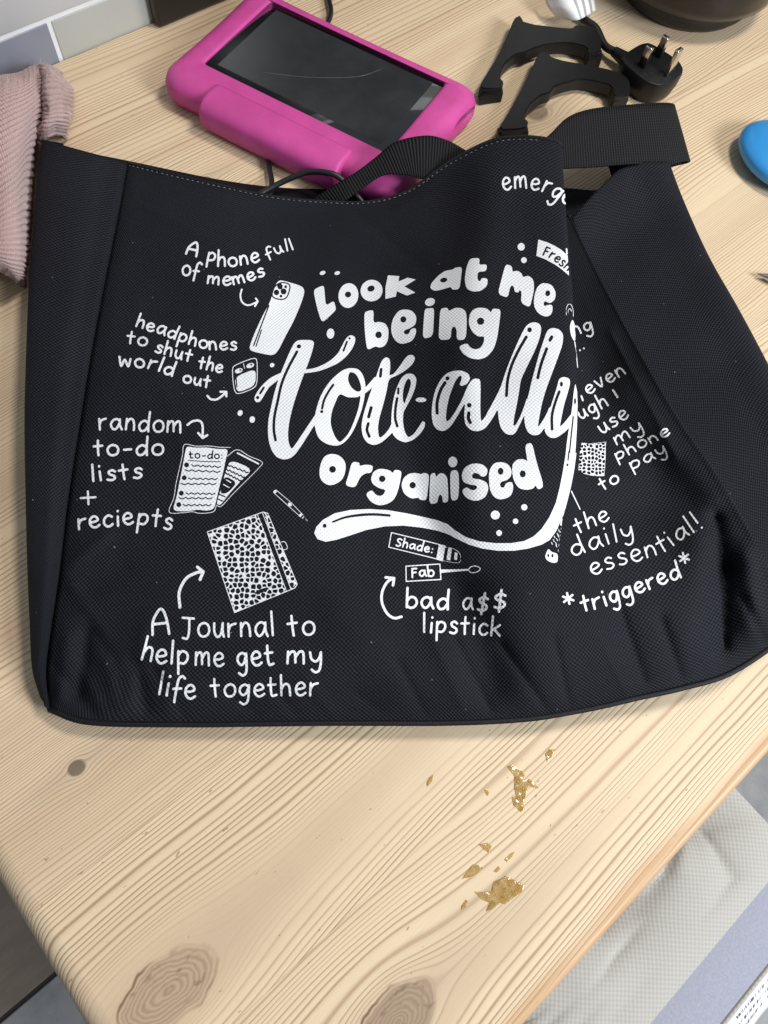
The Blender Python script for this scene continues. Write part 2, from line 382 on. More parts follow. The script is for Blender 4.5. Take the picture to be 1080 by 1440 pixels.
# soft creases in the cloth: x0,y0,x1,y1, width px, height mm
WR = [(150,752,92,802,9,3.0),(170,800,100,840,14,-1.5),(122,890,112,975,9,-5.0),(150,930,165,1000,10,2.5),(190,930,205,1000,9,-4.0),(95,900,85,980,10,3.5),
      (235,945,240,1010,12,2.0),(655,835,690,965,22,-6.0),(600,880,650,990,12,1.5),(735,850,770,985,30,2.5),(545,480,590,720,18,-2.5),(600,720,640,850,18,-3.0),
      (640,480,665,720,22,2.0),(870,850,905,955,12,-3.5),(845,900,880,975,11,1.5),(400,320,430,420,45,-3.0),(240,300,360,400,26,2.0),(200,380,330,520,22,-1.5),
      (620,230,640,330,26,-3.0),(690,250,670,380,24,3.0),(1008,728,1022,800,11,-7.0),(1022,800,1018,910,12,-8.0),(985,760,975,900,20,3.0),(1050,780,1060,880,14,5.0),
      (300,960,360,1005,10,-1.2),(430,955,470,1008,9,1.0),(500,975,540,1005,9,-1.0),(110,930,150,1010,7,2.0),(80,940,130,1005,8,-2.2),(205,880,180,990,11,2.0),(300,840,420,870,30,-1.5),(880,560,1000,700,18,3.0),(840,520,930,660,20,-2.5),
      (705,905,770,1000,8,-2.6),(640,900,690,1000,7,-2.2),(560,930,600,1008,7,-1.6),(930,870,960,960,8,-2.6),(780,900,800,990,7,-2.0),(100,820,150,900,8,1.8),(125,870,160,930,6,-1.8),(215,940,260,1010,7,-1.8),(380,960,420,1010,6,-1.2),(1045,840,1075,900,6,-3.0),(205,290,330,350,8,0.9),(190,420,260,640,9,0.8),(500,300,600,380,9,-1.0),(560,290,650,260,8,1.2),(860,470,950,640,7,1.6),(820,740,960,700,26,-3.0),(860,800,980,780,24,2.0),(480,860,560,960,24,2.0),(700,520,720,640,30,-1.5)]
def crease(X, Y):
    z = np.zeros_like(X)
    for (x0, y0, x1, y1, w, h) in WR:
        dx, dy = x1-x0, y1-y0; L2 = dx*dx+dy*dy
        t = np.clip(((X-x0)*dx+(Y-y0)*dy)/L2, -0.25, 1.25); tt = np.clip(t, 0, 1)
        d2 = (X-x0-tt*dx)**2+(Y-y0-tt*dy)**2
        z += h*(np.exp(-d2/(2*w*w)) if w > 13 else np.exp(-(np.sqrt(d2+1.0)-1.0)/(w*0.85)))
    z += 0.35*np.sin(X*0.043+Y*0.021+2*np.sin(Y*0.013))+0.3*np.sin(Y*0.051-X*0.017+1.5*np.sin(X*0.011))
    return z*1e-3
def world_grid(G):
    out = np.empty_like(G)
    for i in range(G.shape[0]):
        for j in range(G.shape[1]): out[i, j] = at(G[i, j, 0], G[i, j, 1], G[i, j, 2])
    return out
def cloth(name, ctrl, n, m, mat, wr=1.0, seam_l=False, seam_r=False, th=0.0012, edge_fade=True):
    G = crgrid(np.array(ctrl, float)*[1, 1, 1e-3], n, m)
    nr, nc = G.shape[:2]
    if wr:
        Z = crease(G[..., 0], G[..., 1])*wr
        if edge_fade: Z *= np.clip(np.minimum(np.arange(nr), np.arange(nr)[::-1]*0.6+0.5)/5.0, 0, 1)[:, None]
        G[..., 2] += Z
    if seam_l: G[:, :4, 2] -= np.array([2.4, 1.6, 0.7, 0.2])*1e-3
    if name == 'side_gusset' and ctrl is gl: G[:, -4:, 2] -= np.array([0.2, 0.7, 1.5, 2.2])*1e-3
    if seam_r: G[:, -3:, 2] += np.array([0.2, 0.6, 0.4])*1e-3
    G[..., 2] = np.maximum(G[..., 2], 0.0022)
    Wd = world_grid(G)
    du = np.linalg.norm(np.diff(Wd, axis=1), axis=2).mean(0); dv = np.linalg.norm(np.diff(Wd, axis=0), axis=2).mean(1)
    U = np.concatenate([[0], np.cumsum(du)]); V = np.concatenate([[0], np.cumsum(dv)])
    uv = np.stack(np.meshgrid(U, -V), -1).reshape(-1, 2)
    o = pydata(name, Wd.reshape(-1, 3), grid_faces(nr, nc), mat)
    set_uv(o, uv); bagpart(o)
    if th: solidify(o, th)
    return o, Wd, uv
front, FW, FUV = cloth('front_panel', R_, 18, 16, M_canvas, 1.0, True, True)
# left gusset, folding round to the table
GL_sil = [(62,197,29),(53,275,27),(44,385,25),(39,490,24),(36,590,24),(37,700,23),(39,800,21),(42,880,18),(45,940,14),(56,980,9)]
gl = []
for r, s in zip(R_, GL_sil):
    a = r[0]; mid = ((a[0]+s[0])/2, (a[1]+s[1])/2, (a[2]+s[2])/2+4.5); q1 = tuple(a[i]*0.8+s[i]*0.2+(0, 0, 1.5)[i] for i in range(3))
    gl.append([(s[0]+26, s[1]+6, 2.6), (s[0]+7, s[1]+2, s[2]*0.45), s, mid, q1, a])
lg, _, _ = cloth('side_gusset', gl, 14, 9, M_canvas, 0.8, False, False)
lg['label'] = 'left side panel folded flat beside the front seam'
# right gusset
GR_mid = [(882,232,40),(912,300,30),(945,375,29),(982,450,29),(1020,520,29),(1060,598,30),(1100,668,30),(1132,738,29),(1152,800,26),(1165,850,18)]
GR_sil = [(938,228,41),(960,285,38),(995,362,36),(1036,435,34),(1076,510,33),(1116,590,27),(1150,660,26),(1176,730,24),(1192,790,20),(1196,840,14)]
gr = []
for r, md, s in zip(R_, GR_mid, GR_sil):
    a = r[14]
    q1 = (a[0]*0.72+md[0]*0.28, a[1]*0.72+md[1]*0.28, a[2]-12.0)
    md = (md[0], md[1], a[2]-8.0); s = (s[0], s[1], a[2]-3.5)
    q0 = (a[0]-7, a[1]+5, a[2]-13.0)
    if r is R_[0]: q1 = (842, 265, 34); q0 = (804, 306, 28); md = (882, 232, 38); s = (938, 228, 40)
    gr.append([q0, q1, md, s, (s[0]-6, s[1]+3, s[2]*0.45), (s[0]-26, s[1]+8, 2.6)])
cloth('side_gusset', gr, 14, 10, M_canvas, 0.9, False, False)[0]['label'] = 'right side panel sagging behind the folded front'
# back panel on the table
bk_top = [(78,206),(180,226),(300,251),(385,263),(460,266),(520,267),(600,262),(700,262),(790,264),(850,266),(925,240)]
bk_bot = [(75,965),(170,985),(280,988),(380,988),(480,988),(570,988),(660,985),(760,978),(860,960),(970,930),(1150,840)]
bk = [[(t[0]*(1-k_)+b[0]*k_, t[1]*(1-k_)+b[1]*k_, 2.4) for t, b in zip(bk_top, bk_bot)] for k_ in np.linspace(0, 1, 6)]
cloth('back_panel', bk, 4, 4, M_canvas, 0.0, th=0.001)
# base folded under the bottom piping
bs = [[(p[0], p[1], p[2]-1.0) for p in R_[9]], [(p[0]*0.99+5, p[1]-6, p[2]*0.5) for p in R_[9]], [(p[0]*0.985+7, p[1]-26, 2.6) for p in R_[9]]]
cloth('base_panel', bs, 6, 8, M_canvas, 0.0, th=0.001)
# piping along the bottom seam and the turned rim
bot = FW[-1]
bagpart(tube('bottom_piping', bot+np.array([0, 0, 0.0002]), 0.0017, M_cord, None, 8, 1))
rib_pts = FW[0]
bagpart(tube('rim_binding', rib_pts+np.array([0, 0, -0.0004]), 0.0012, M_cord, None, 6, 1))
# stitches
def stitches(name, line, nrm_up, mat, length=0.0018, gap=0.0022, w=0.00035):
    seg = np.linalg.norm(np.diff(line, axis=0), axis=1); cum = np.concatenate([[0], np.cumsum(seg)])
    V = []; F = []; s = 0.002; rnd = random.Random(3)
    while s < cum[-1]-length:
        e = s+length*rnd.uniform(0.6, 1.1)
        p = np.array([np.interp(s, cum, line[:, i]) for i in range(3)]); q = np.array([np.interp(e, cum, line[:, i]) for i in range(3)])
        p = p+[0, 0, 0.0006]; q = q+[0, 0, 0.0006]; mid = (p+q)/2+[0, 0, 0.0004]
        t = (q-p)/np.linalg.norm(q-p); sd = np.cross(t, [0, 0, 1.0]); sd = sd/np.linalg.norm(sd)*w
        o = len(V); V += [p-sd, p+sd, mid-sd, mid+sd, q-sd, q+sd]; F += [(o, o+1, o+3, o+2), (o+2, o+3, o+5, o+4)]
        s = s+length+gap
    ob = pydata(name, V, F, mat); ob['kind'] = 'stuff'; bagpart(ob)
stitches('rim_stitching', FW[1, :9*16-6], None, M_thread)

# webbing handles
def webbing_mat():
    k = NT('black_webbing'); u, v, _ = k.sep(k.coord('UV'))
    w = k.m('SINE', k.m('MULTIPLY', u, 2*math.pi/0.0022))
    e = k.m('SINE', k.m('MULTIPLY', v, 2*math.pi/0.0016))
    h = k.m('ADD', k.m('MULTIPLY', w, 0.4), k.m('ADD', k.m('MULTIPLY', e, 0.12), 0.5))
    k.set(Base_Color=k.mix(h, (0.0012, 0.0012, 0.0014), (0.021, 0.021, 0.023)), Roughness=0.65); k.b.inputs['Specular IOR Level'].default_value = 0.15
    k.bump(h, 1.0, 0.0006); return k.mat
M_web = webbing_mat()
def ribbon(name, pairs, label):
    A = cr1([at(x, y, z*1e-3) for (x, y, z), _ in pairs], 10); B = cr1([at(x, y, z*1e-3) for _, (x, y, z) in pairs], 10)
    K = 9; V = []; UVs = []; s = 0
    for i in range(len(A)):
        if i: s += np.linalg.norm((A[i]+B[i])/2-(A[i-1]+B[i-1])/2)
        for j in range(K):
            t = j/(K-1); V.append(A[i]*(1-t)+B[i]*t); UVs.append((s, t*0.036))
    o = pydata(name, V, grid_faces(len(A), K), M_web); set_uv(o, UVs); solidify(o, 0.0013, 0.0); bagpart(o); o['label'] = label
    return o
ribbon('handle', [((440,280,10),(462,300,8)),((473,259,22),(486,282,19)),((500,243,29),(512,263,26)),((528,222,36),(540,246,33)),((556,200,45),(572,246,36)),((598,191,51),(597,251,37)),((628,197,51),(625,234,40)),((655,212,46),(655,247,38)),((690,232,40),(690,264,32))],
       'webbing handle curling over the pink tablet corner')
ribbon('handle', [((735,222,48),(735,268,38)),((772,190,55),(778,240,46)),((797,166,58),(800,237,45)),((829,154,58),(835,235,43)),((880,148,55),(890,231,40)),((925,145,51),(938,231,34)),((945,146,46),(966,226,28)),((946,152,38),(968,229,20)),((925,165,32),(948,234,14)),((885,190,26),(905,246,10)),((850,215,20),(865,262,8))],
       'ribbed webbing handle looped out beside the right gusset')
# ------------------------------------------------------------------ printed artwork: shapes are drawn flat, turned into sheets that lie on the cloth
STEP = 0.8
def seg_d(X, Y, p, q, r0, r1):
    dx, dy = q[0]-p[0], q[1]-p[1]; L = dx*dx+dy*dy+1e-9
    t = np.clip(((X-p[0])*dx+(Y-p[1])*dy)/L, 0, 1)
    return np.hypot(X-p[0]-t*dx, Y-p[1]-t*dy)-(r0+(r1-r0)*t)
def poly_sdf(X, Y, P):
    d = np.full(X.shape, 1e9); ins = np.zeros(X.shape, bool); n = len(P)
    for i in range(n):
        p, q = P[i], P[(i+1) % n]
        d = np.minimum(d, seg_d(X, Y, p, q, 0, 0))
        c = ((p[1] > Y) != (q[1] > Y))
        if c.any():
            with np.errstate(divide='ignore', invalid='ignore'):
                ins ^= c & (X < (q[0]-p[0])*(Y-p[1])/(q[1]-p[1]+1e-12)+p[0])
    return np.where(ins, -d, d)
def chaikin(P, it=2):
    P = np.asarray(P, float)
    for _ in range(it):
        Q = np.roll(P, -1, 0); P = np.stack([P*0.8+Q*0.2, P*0.2+Q*0.8], 1).reshape(-1, 2)
    return P
# hand lettering, x-height 1: strokes as point lists
O_ = [(.42,1),(.15,.85),(.02,.5),(.15,.12),(.42,0),(.7,.15),(.8,.5),(.68,.86),(.42,1)]
GL = {
 'a': (.9, [[(.72,.82),(.45,.98),(.15,.8),(.03,.42),(.22,.05),(.48,.15),(.7,.6),(.74,.95)],[(.74,.95),(.74,.4),(.88,.02)]]),
 'b': (.85, [[(.05,1.75),(.04,.9),(.04,.05)],[(.05,.6),(.3,.95),(.62,.88),(.76,.5),(.6,.12),(.32,0),(.06,.15)]]),
 'c': (.75, [[(.68,.85),(.42,1),(.12,.75),(.05,.35),(.25,.03),(.5,.03),(.7,.2)]]),
 'd': (.9, [[(.72,.75),(.45,.95),(.15,.78),(.03,.4),(.2,.04),(.5,.1),(.73,.5)],[(.76,1.75),(.74,.8),(.78,.02)]]),
 'e': (.8, [[(.06,.48),(.4,.52),(.68,.66),(.6,.92),(.35,1),(.1,.75),(.05,.35),(.25,.04),(.5,.02),(.75,.2)]]),
 'f': (.65, [[(.72,1.45),(.5,1.6),(.28,1.35),(.22,.7),(.18,-.35)],[(0,.62),(.55,.7)]]),
 'g': (.85, [[(.7,.82),(.42,1),(.12,.8),(.05,.42),(.25,.12),(.5,.25),(.7,.8)],[(.72,.95),(.7,.2),(.62,-.45),(.35,-.68),(.08,-.5)]]),
 'h': (.8, [[(.06,1.7),(.05,.8),(.04,.02)],[(.05,.5),(.25,.9),(.5,.95),(.64,.7),(.68,.02)]]),
 'i': (.3, [[(.12,.92),(.12,.03)],[(.13,1.42),(.14,1.46)]]),
 'j': (.4, [[(.25,.95),(.2,-.4),(0,-.6)]]),
 'k': (.8, [[(.06,1.7),(.04,.02)],[(.68,.95),(.08,.45)],[(.25,.55),(.75,.02)]]),
 'l': (.28, [[(.12,1.7),(.1,.03)]]),
 'm': (1.2, [[(.06,.95),(.05,.03)],[(.06,.6),(.28,.95),(.48,.85),(.54,.1)],[(.54,.55),(.78,.95),(1.0,.85),(1.06,.02)]]),
 'n': (.8, [[(.06,.95),(.05,.03)],[(.06,.55),(.3,.95),(.55,.88),(.66,.5),(.68,.02)]]),
 'o': (.85, [O_]),
 'p': (.85, [[(.08,.98),(.06,.2),(.05,-.7)],[(.07,.65),(.32,.98),(.66,.88),(.74,.5),(.5,.1),(.1,.12)]]),
 'r': (.65, [[(.08,.98),(.05,.03)],[(.07,.5),(.25,.85),(.6,.98)]]),
 's': (.7, [[(.6,.85),(.4,1),(.15,.85),(.22,.6),(.52,.42),(.58,.18),(.35,0),(.05,.08)]]),
 't': (.7, [[(.32,1.5),(.3,.6),(.32,.03)],[(0,.92),(.62,.98)]]),
 'T': (.7, [[(.2,1.5),(.2,.5),(.3,.05),(.6,.12)],[(0,.92),(.55,.98)]]),
 'u': (.8, [[(.05,.95),(.08,.35),(.3,.02),(.55,.25),(.65,.95)],[(.65,.95),(.66,.4),(.75,.03)]]),
 'v': (.75, [[(.04,.95),(.35,.03),(.68,.95)]]),
 'w': (1.1, [[(.05,1.2),(.18,.05),(.5,.85),(.78,.03),(1.0,.95)]]),
 'y': (.85, [[(.05,.95),(.12,.42),(.38,.22),(.6,.5),(.72,.95)],[(.72,.95),(.68,.1),(.55,-.5),(.3,-.65),(.1,-.45)]]),
 'A': (1.0, [[(.05,0),(.1,.9),(.42,1.65),(.62,1.6),(.78,.9),(.86,0)],[(.1,.7),(.8,.75)]]),
 'J': (.95, [[(.1,1.45),(.9,1.4)],[(.58,1.4),(.56,.4),(.42,-.1),(.12,-.05)]]),
 'P': (.85, [[(.3,1.5),(.15,.7),(.06,0)],[(.28,1.35),(.6,1.5),(.85,1.2),(.7,.75),(.2,.68)]]),
 'I': (.3, [[(.12,1.2),(.14,.2)]]), 'F': (.75, [[(.08,1.4),(.05,0)],[(.08,1.4),(.65,1.4)],[(.08,.75),(.55,.78)]]),
 'S': (.8, [[(.7,1.3),(.4,1.45),(.1,1.2),(.25,.85),(.6,.6),(.65,.25),(.35,0),(.05,.15)]]),
 '$': (.8, [[(.72,1.05),(.45,1.2),(.15,1.0),(.25,.72),(.6,.5),(.62,.2),(.35,0),(.05,.12)],[(.52,1.55),(.28,-.3)]]),
 '-': (.75, [[(.1,.55),(.6,.6)]]), '+': (1.0, [[(.5,1.0),(.5,0)],[(0,.5),(1,.52)]]), '!': (.35, [[(.1,1.7),(.14,.6)],[(.2,.06),(.21,.08)]]),
 ':': (.35, [[(.15,.85),(.16,.86)],[(.15,.15),(.16,.16)]]), '.': (.3, [[(.1,.05),(.11,.06)]]), ' ': (.5, []),
}
def text_strokes(txt, pts, xh):
    """letters set along a baseline curve (x right, y down)"""
    base = cr1(pts, 12) if len(pts) > 2 else np.array(cr1(pts, 12))
    cum = np.concatenate([[0], np.cumsum(np.hypot(*np.diff(base, axis=0).T))])
    adv = [GL[c][0] for c in txt]; tot = sum(adv)-0.12; gap = 0.24; tot += gap*(len(txt)-1)
    sc = cum[-1]/tot; out = []; x = 0.0; rnd = random.Random(len(txt)*31+int(pts[0][0]))
    for c, w in zip(txt, adv):
        dy = rnd.uniform(-.05, .05); sl = rnd.uniform(-.06, .06); hs = rnd.uniform(.95, 1.06)
        for st in GL[c][1]:
            Q = []
            pp = cr1(st, 5) if len(st) > 2 else np.asarray(st, float)
            for (gx, gy) in pp:
                gy = gy*hs+dy; s = (x+gx+sl*gy)*sc
                bx = np.interp(s, cum, base[:, 0]); by = np.interp(s, cum, base[:, 1])
                i = min(max(np.searchsorted(cum, (x+w/2)*sc), 1), len(base)-1)
                t = base[i]-base[i-1]; t = t/np.linalg.norm(t)
                over = (s-cum[-1] if s > cum[-1] else min(s, 0))
                Q.append((bx+over*t[0]+t[1]*gy*xh, by+over*t[1]-t[0]*gy*xh))
            out.append(np.array(Q))
        x += w+gap
    return out
def compile_prims(zoom, prims):
    ox, oy, sc = zoom; out = []
    cv = lambda P: np.asarray(P, float)/sc+[ox, oy]
    for pr in prims:
        k = pr[0]; cut = k[0] == 'x'; k = k[1:] if cut else k
        if k == 'p': out.append((cut, 'poly', chaikin(cv(pr[1]))))
        elif k == 'q': out.append((cut, 'poly', cv(pr[1])))
        elif k == 'c': out.append((cut, 'poly', cr1(cv(pr[1]), 5, True)))
        elif k == 'e':
            cx_, cy_, rx, ry = pr[1:5]; ro = math.radians(pr[5]) if len(pr) > 5 else 0; n = 22
            P = [(cx_+rx*math.cos(a)*math.cos(ro)-ry*math.sin(a)*math.sin(ro), cy_+rx*math.cos(a)*math.sin(ro)+ry*math.sin(a)*math.cos(ro)) for a in np.linspace(0, 2*math.pi, n, endpoint=False)]
            out.append((cut, 'poly', cv(P)))
        elif k == 's':
            P = cv(pr[2]); P = cr1(P, 6) if len(P) > 2 else P; w = pr[1]
            w = np.interp(np.linspace(0, 1, len(P)), np.linspace(0, 1, len(w)), w) if hasattr(w, '__len__') else np.full(len(P), w)
            out.append((cut, 'stroke', P, w/sc/2))
        elif k == 'l':
            P = cv(pr[2]); out.append((cut, 'stroke', P, np.full(len(P), pr[1]/sc/2)))
        elif k == 't':
            for st in text_strokes(pr[1], pr[2], pr[3]):
                P = cv(st); out.append((cut, 'stroke', P, np.full(len(P), 0.88*pr[4]/sc/2)))
        elif k == 'leo':
            out.append((cut, 'leo', cv(pr[1]), pr[2]/sc, pr[3]/sc, pr[4]))
    return out
def field(prims):
    lo = np.min([np.min(p[2], 0) for p in prims if not p[0]], 0)-6; hi = np.max([np.max(p[2], 0) for p in prims if not p[0]], 0)+6
    xs = np.arange(lo[0], hi[0], STEP); ys = np.arange(lo[1], hi[1], STEP)
    D = np.full((len(ys), len(xs)), 4.0)
    for p in prims:
        a = np.min(p[2], 0)-6; b = np.max(p[2], 0)+6
        i0, i1 = np.searchsorted(ys, [a[1], b[1]]); j0, j1 = np.searchsorted(xs, [a[0], b[0]])
        if i1 <= i0 or j1 <= j0: continue
        X, Y = np.meshgrid(xs[j0:j1], ys[i0:i1]); sub = D[i0:i1, j0:j1]
        if p[1] == 'poly': d = poly_sdf(X, Y, p[2])-0.15
        elif p[1] == 'stroke':
            d = np.full(X.shape, 1e9)
            for q in range(len(p[2])-1): d = np.minimum(d, seg_d(X, Y, p[2][q], p[2][q+1], p[3][q], p[3][q+1]))
        else:
            rnd = np.random.RandomState(p[5]); cell = p[4]
            gx, gy = np.meshgrid(np.arange(a[0], b[0]+cell, cell), np.arange(a[1], b[1]+cell, cell))
            pts = np.stack([gx.ravel(), gy.ravel()], 1)+rnd.uniform(-.36, .36, (gx.size, 2))*cell
            f1 = np.full(X.shape, 1e9); f2 = np.full(X.shape, 1e9)
            for q in pts:
                dd = np.hypot(X-q[0], Y-q[1]); f2 = np.minimum(f2, np.maximum(f1, dd)); f1 = np.minimum(f1, dd)
            d = np.maximum(np.minimum((f2-f1)/2-p[3], cell*0.50-f1), poly_sdf(X, Y, p[2]))
        D[i0:i1, j0:j1] = np.maximum(sub, -d) if p[0] else np.minimum(sub, d)
    return xs, ys, D
def contour_mesh(xs, ys, D):
    """marching squares, inside = D<0 -> 2D verts, faces, depth"""
    V = []; dep = []; F = []; nid = {}; eid = {}
    def node(i, j):
        k = (i, j)
        if k not in nid: nid[k] = len(V); V.append((xs[j], ys[i])); dep.append(-D[i, j])
        return nid[k]
    def edge(i, j, i2, j2):
        k = (i, j, i2, j2) if (i, j) < (i2, j2) else (i2, j2, i, j)
        if k not in eid:
            a, b = D[k[0], k[1]], D[k[2], k[3]]; t = min(max(a/(a-b), 0.02), 0.98)
            eid[k] = len(V); V.append((xs[k[1]]*(1-t)+xs[k[3]]*t, ys[k[0]]*(1-t)+ys[k[2]]*t)); dep.append(0.0)
        return eid[k]
    ins = D < 0
    cnt = ins[:-1, :-1].astype(int)+ins[1:, :-1]+ins[1:, 1:]+ins[:-1, 1:]
    for i, j in zip(*np.nonzero(cnt)):
        cs = [(i, j), (i+1, j), (i+1, j+1), (i, j+1)]
        f = []
        for q in range(4):
            c, c2 = cs[q], cs[(q+1) % 4]
            if ins[c]: f.append(node(*c))
            if ins[c] != ins[c2]: f.append(edge(*c, *c2))
        if len(f) > 2: F.append(tuple(f))
    return np.array(V), F, np.array(dep)

_nr, _nc = FW.shape[:2]; _v = FW.reshape(-1, 3)
_tri = []
for f in grid_faces(_nr, _nc): _tri += [(f[0], f[1], f[2]), (f[0], f[2], f[3])]
BV = BVHTree.FromPolygons([Vector(p) for p in _v], _tri)
RIDGE = 9*16
def lay_print(name, zoom, prims, label=None, lift=0.00032):
    behind = zoom == Z['i'] and name != 'keyring_doodle'
    cp = compile_prims(zoom, prims) if zoom else [c_ for z_, p_ in prims for c_ in compile_prims(z_, p_)]
    V2, F, _ = contour_mesh(*field(cp))
    P = np.zeros((len(V2), 3)); UVs = np.zeros((len(V2), 2)); ok = np.zeros(len(V2), bool)
    org = Vector((0, 0, CAM_H))
    for i, (x, y) in enumerate(V2):
        loc, nrm, idx, dist = BV.ray_cast(org, Vector(ray(x, y)))
        if loc is None or (behind and (idx//2) % (_nc-1) < RIDGE): continue
        a, b, c = (_v[t] for t in _tri[idx]); p = np.array(loc)
        v0, v1, v2 = b-a, c-a, p-a; d00, d01, d11, d20, d21 = v0@v0, v0@v1, v1@v1, v2@v0, v2@v1
        den = d00*d11-d01*d01+1e-18; wv = (d11*d20-d01*d21)/den; ww = (d00*d21-d01*d20)/den
        UVs[i] = FUV[_tri[idx][0]]*(1-wv-ww)+FUV[_tri[idx][1]]*wv+FUV[_tri[idx][2]]*ww
        if nrm.dot(Vector(ray(x, y))) > 0: nrm = -nrm
        P[i] = p+np.array(nrm)*lift; ok[i] = True
    G = [f for f in F if all(ok[k_] for k_ in f) and np.ptp(P[list(f), 2]) < 0.004 and np.ptp(UVs[list(f), 0]) < 0.006]
    used = sorted({k_ for f in G for k_ in f}); mp = {k_: i for i, k_ in enumerate(used)}
    o = pydata(name, P[used], [tuple(mp[k_] for k_ in f) for f in G], M_print); set_uv(o, UVs[used]); bagpart(o)
    if label: o['label'] = label
    return o
Z = {'A': (430,360,5.4), 'B': (600,350,5.4), 'C': (350,460,5.4), 'D': (490,470,5.4), 'E': (640,440,5.4), 'F': (430,600,5.4), 'G': (600,600,5.4), 'H': (640,560,5.4),
     'a': (240,320,5.4), 'b': (160,430,5.4), 'c': (100,570,5.4), 'd': (230,600,5.4), 'e': (270,680,6.0), 'f': (190,840,3.857), 'g': (530,740,5.4), 'h': (780,690,4.909),
     'i': (783,420,5.144), 'j': (690,230,7.714), 'k': (740,620,8.0), 'm': (0,680,2.16)}
def L(z, txt, *prims, name='lettering'):
    lay_print(name, Z[z], prims, 'white printed lettering reading '+txt if name == 'lettering' else txt)
# --- big block lettering
L('A', 'Look',
  ('p', [(58,262),(98,240),(138,226),(144,300),(152,382),(212,344),(222,375),(230,412),(175,465),(122,510),(85,390)]),
  ('e', 324,303,75,94,8), ('xe', 321,295,23,22), ('e', 500,265,84,81,-25), ('xe', 496,250,28,22,-20),
  ('q', [(625,150),(710,156),(704,198),(775,168),(835,182),(748,234),(832,280),(768,302),(692,268),(684,310),(606,328),(607,240)]))
L('B', 'at',
  ('p', [(270,140),(262,220),(250,308),(195,312),(188,288),(120,310),(60,322),(28,300),(38,262),(90,205),(140,170),(200,160),(220,145)]), ('xe', 131,239,27,17,-12),
  ('p', [(330,75),(404,72),(396,125),(458,120),(452,172),(388,176),(384,225),(396,250),(410,245),(418,224),(464,228),(458,285),(410,322),(350,326),(305,305),(290,240),(302,150)]))
L('B', 'me',
  ('p', [(600,118),(648,135),(650,178),(690,168),(722,190),(730,220),(775,205),(812,240),(815,310),(800,380),(782,448),(716,412),(722,330),(708,312),(695,335),(668,328),(665,295),(648,275),(632,295),(615,375),(540,345),(570,230)]),
  ('c', [(890,264),(945,278),(976,330),(970,385),(935,412),(900,400),(887,418),(897,438),(915,430),(952,434),(948,490),(912,515),(860,498),(825,455),(815,395),(830,320),(855,280)]), ('xe', 919,340,18,22,10))
L('A', 'being',
  ('p', [(446,430),(480,418),(516,414),(512,512),(560,502),(605,515),(630,560),(625,640),(600,685),(560,698),(528,686),(468,718),(455,640),(446,530)]), ('xe', 553,601,24,25),
  ('c', [(745,410),(805,420),(838,465),(830,520),(790,550),(752,566),(746,585),(762,598),(785,590),(800,562),(832,552),(836,590),(810,640),(765,662),(720,666),(680,640),(655,590),(652,530),(670,470),(705,425)]), ('xe', 742,484,22,23),
  ('p', [(905,404),(940,400),(976,398),(972,500),(966,612),(890,632),(896,510)]), ('e', 944,352,38,29,-20),
  ('p', [(1023,402),(1078,394),(1086,424),(1133,396),(1183,398),(1218,426),(1223,506),(1216,636),(1148,642),(1148,556),(1126,534),(1106,556),(1102,636),(1010,640),(1016,520)]),
  ('p', [(1318,394),(1378,401),(1408,436),(1418,401),(1482,408),(1470,506),(1453,626),(1428,706),(1378,766),(1318,788),(1248,778),(1193,741),(1163,688),(1226,664),(1248,698),(1288,714),(1328,701),(1353,661),(1358,611),(1308,614),(1263,576),(1238,516),(1246,446),(1273,408)]), ('xe', 1328,498,27,27))
L('F', 'organised',
  ('c', [(200,210),(255,225),(295,270),(300,330),(275,400),(215,440),(160,440),(115,400),(105,340),(120,270),(150,225)]), ('xe', 203,326,25,25),
  ('p', [(350,268),(408,275),(405,302),(455,290),(512,298),(498,352),(450,355),(410,385),(375,466),(298,448),(325,370)]),
  ('p', [(585,322),(640,335),(660,358),(675,328),(728,338),(715,420),(695,500),(665,560),(610,592),(550,600),(490,570),(455,512),(500,482),(530,520),(560,530),(590,520),(608,480),(560,470),(510,440),(494,400),(510,350),(545,325)]), ('xe', 580,398,24,24),
  ('p', [(830,352),(880,364),(895,352),(938,362),(930,460),(918,560),(868,556),(855,538),(800,548),(745,510),(725,450),(740,395),(780,360)]), ('xe', 811,446,24,24),
  ('p', [(948,360),(983,352),(990,388),(1013,358),(1048,355),(1076,385),(1082,480),(1084,572),(1043,578),(1040,530),(1023,512),(1008,535),(1000,582),(940,588),(943,470)]),
  ('p', [(1100,335),(1160,330),(1166,450),(1158,555),(1106,565),(1100,450)]), ('e', 1118,269,34,40),
  ('c', [(1298,282),(1348,295),(1378,330),(1368,370),(1338,380),(1313,360),(1283,352),(1263,372),(1273,395),(1328,405),(1373,430),(1384,475),(1363,530),(1313,560),(1258,558),(1213,530),(1193,488),(1223,464),(1243,475),(1273,485),(1301,470),(1293,448),(1248,440),(1203,420),(1188,375),(1203,325),(1243,292)]),
  ('c', [(1478,272),(1528,285),(1558,325),(1558,370),(1528,405),(1488,418),(1473,440),(1483,462),(1506,462),(1523,432),(1563,425),(1573,470),(1553,525),(1498,550),(1448,545),(1408,500),(1393,420),(1396,340),(1428,285)]), ('xe', 1479,340,21,26),
  ('p', [(1663,138),(1718,122),(1748,260),(1808,455),(1763,480),(1743,442),(1728,470),(1678,482),(1618,470),(1578,410),(1566,330),(1573,280),(1608,250),(1658,248),(1686,272)]), ('xe', 1647,360,22,26))
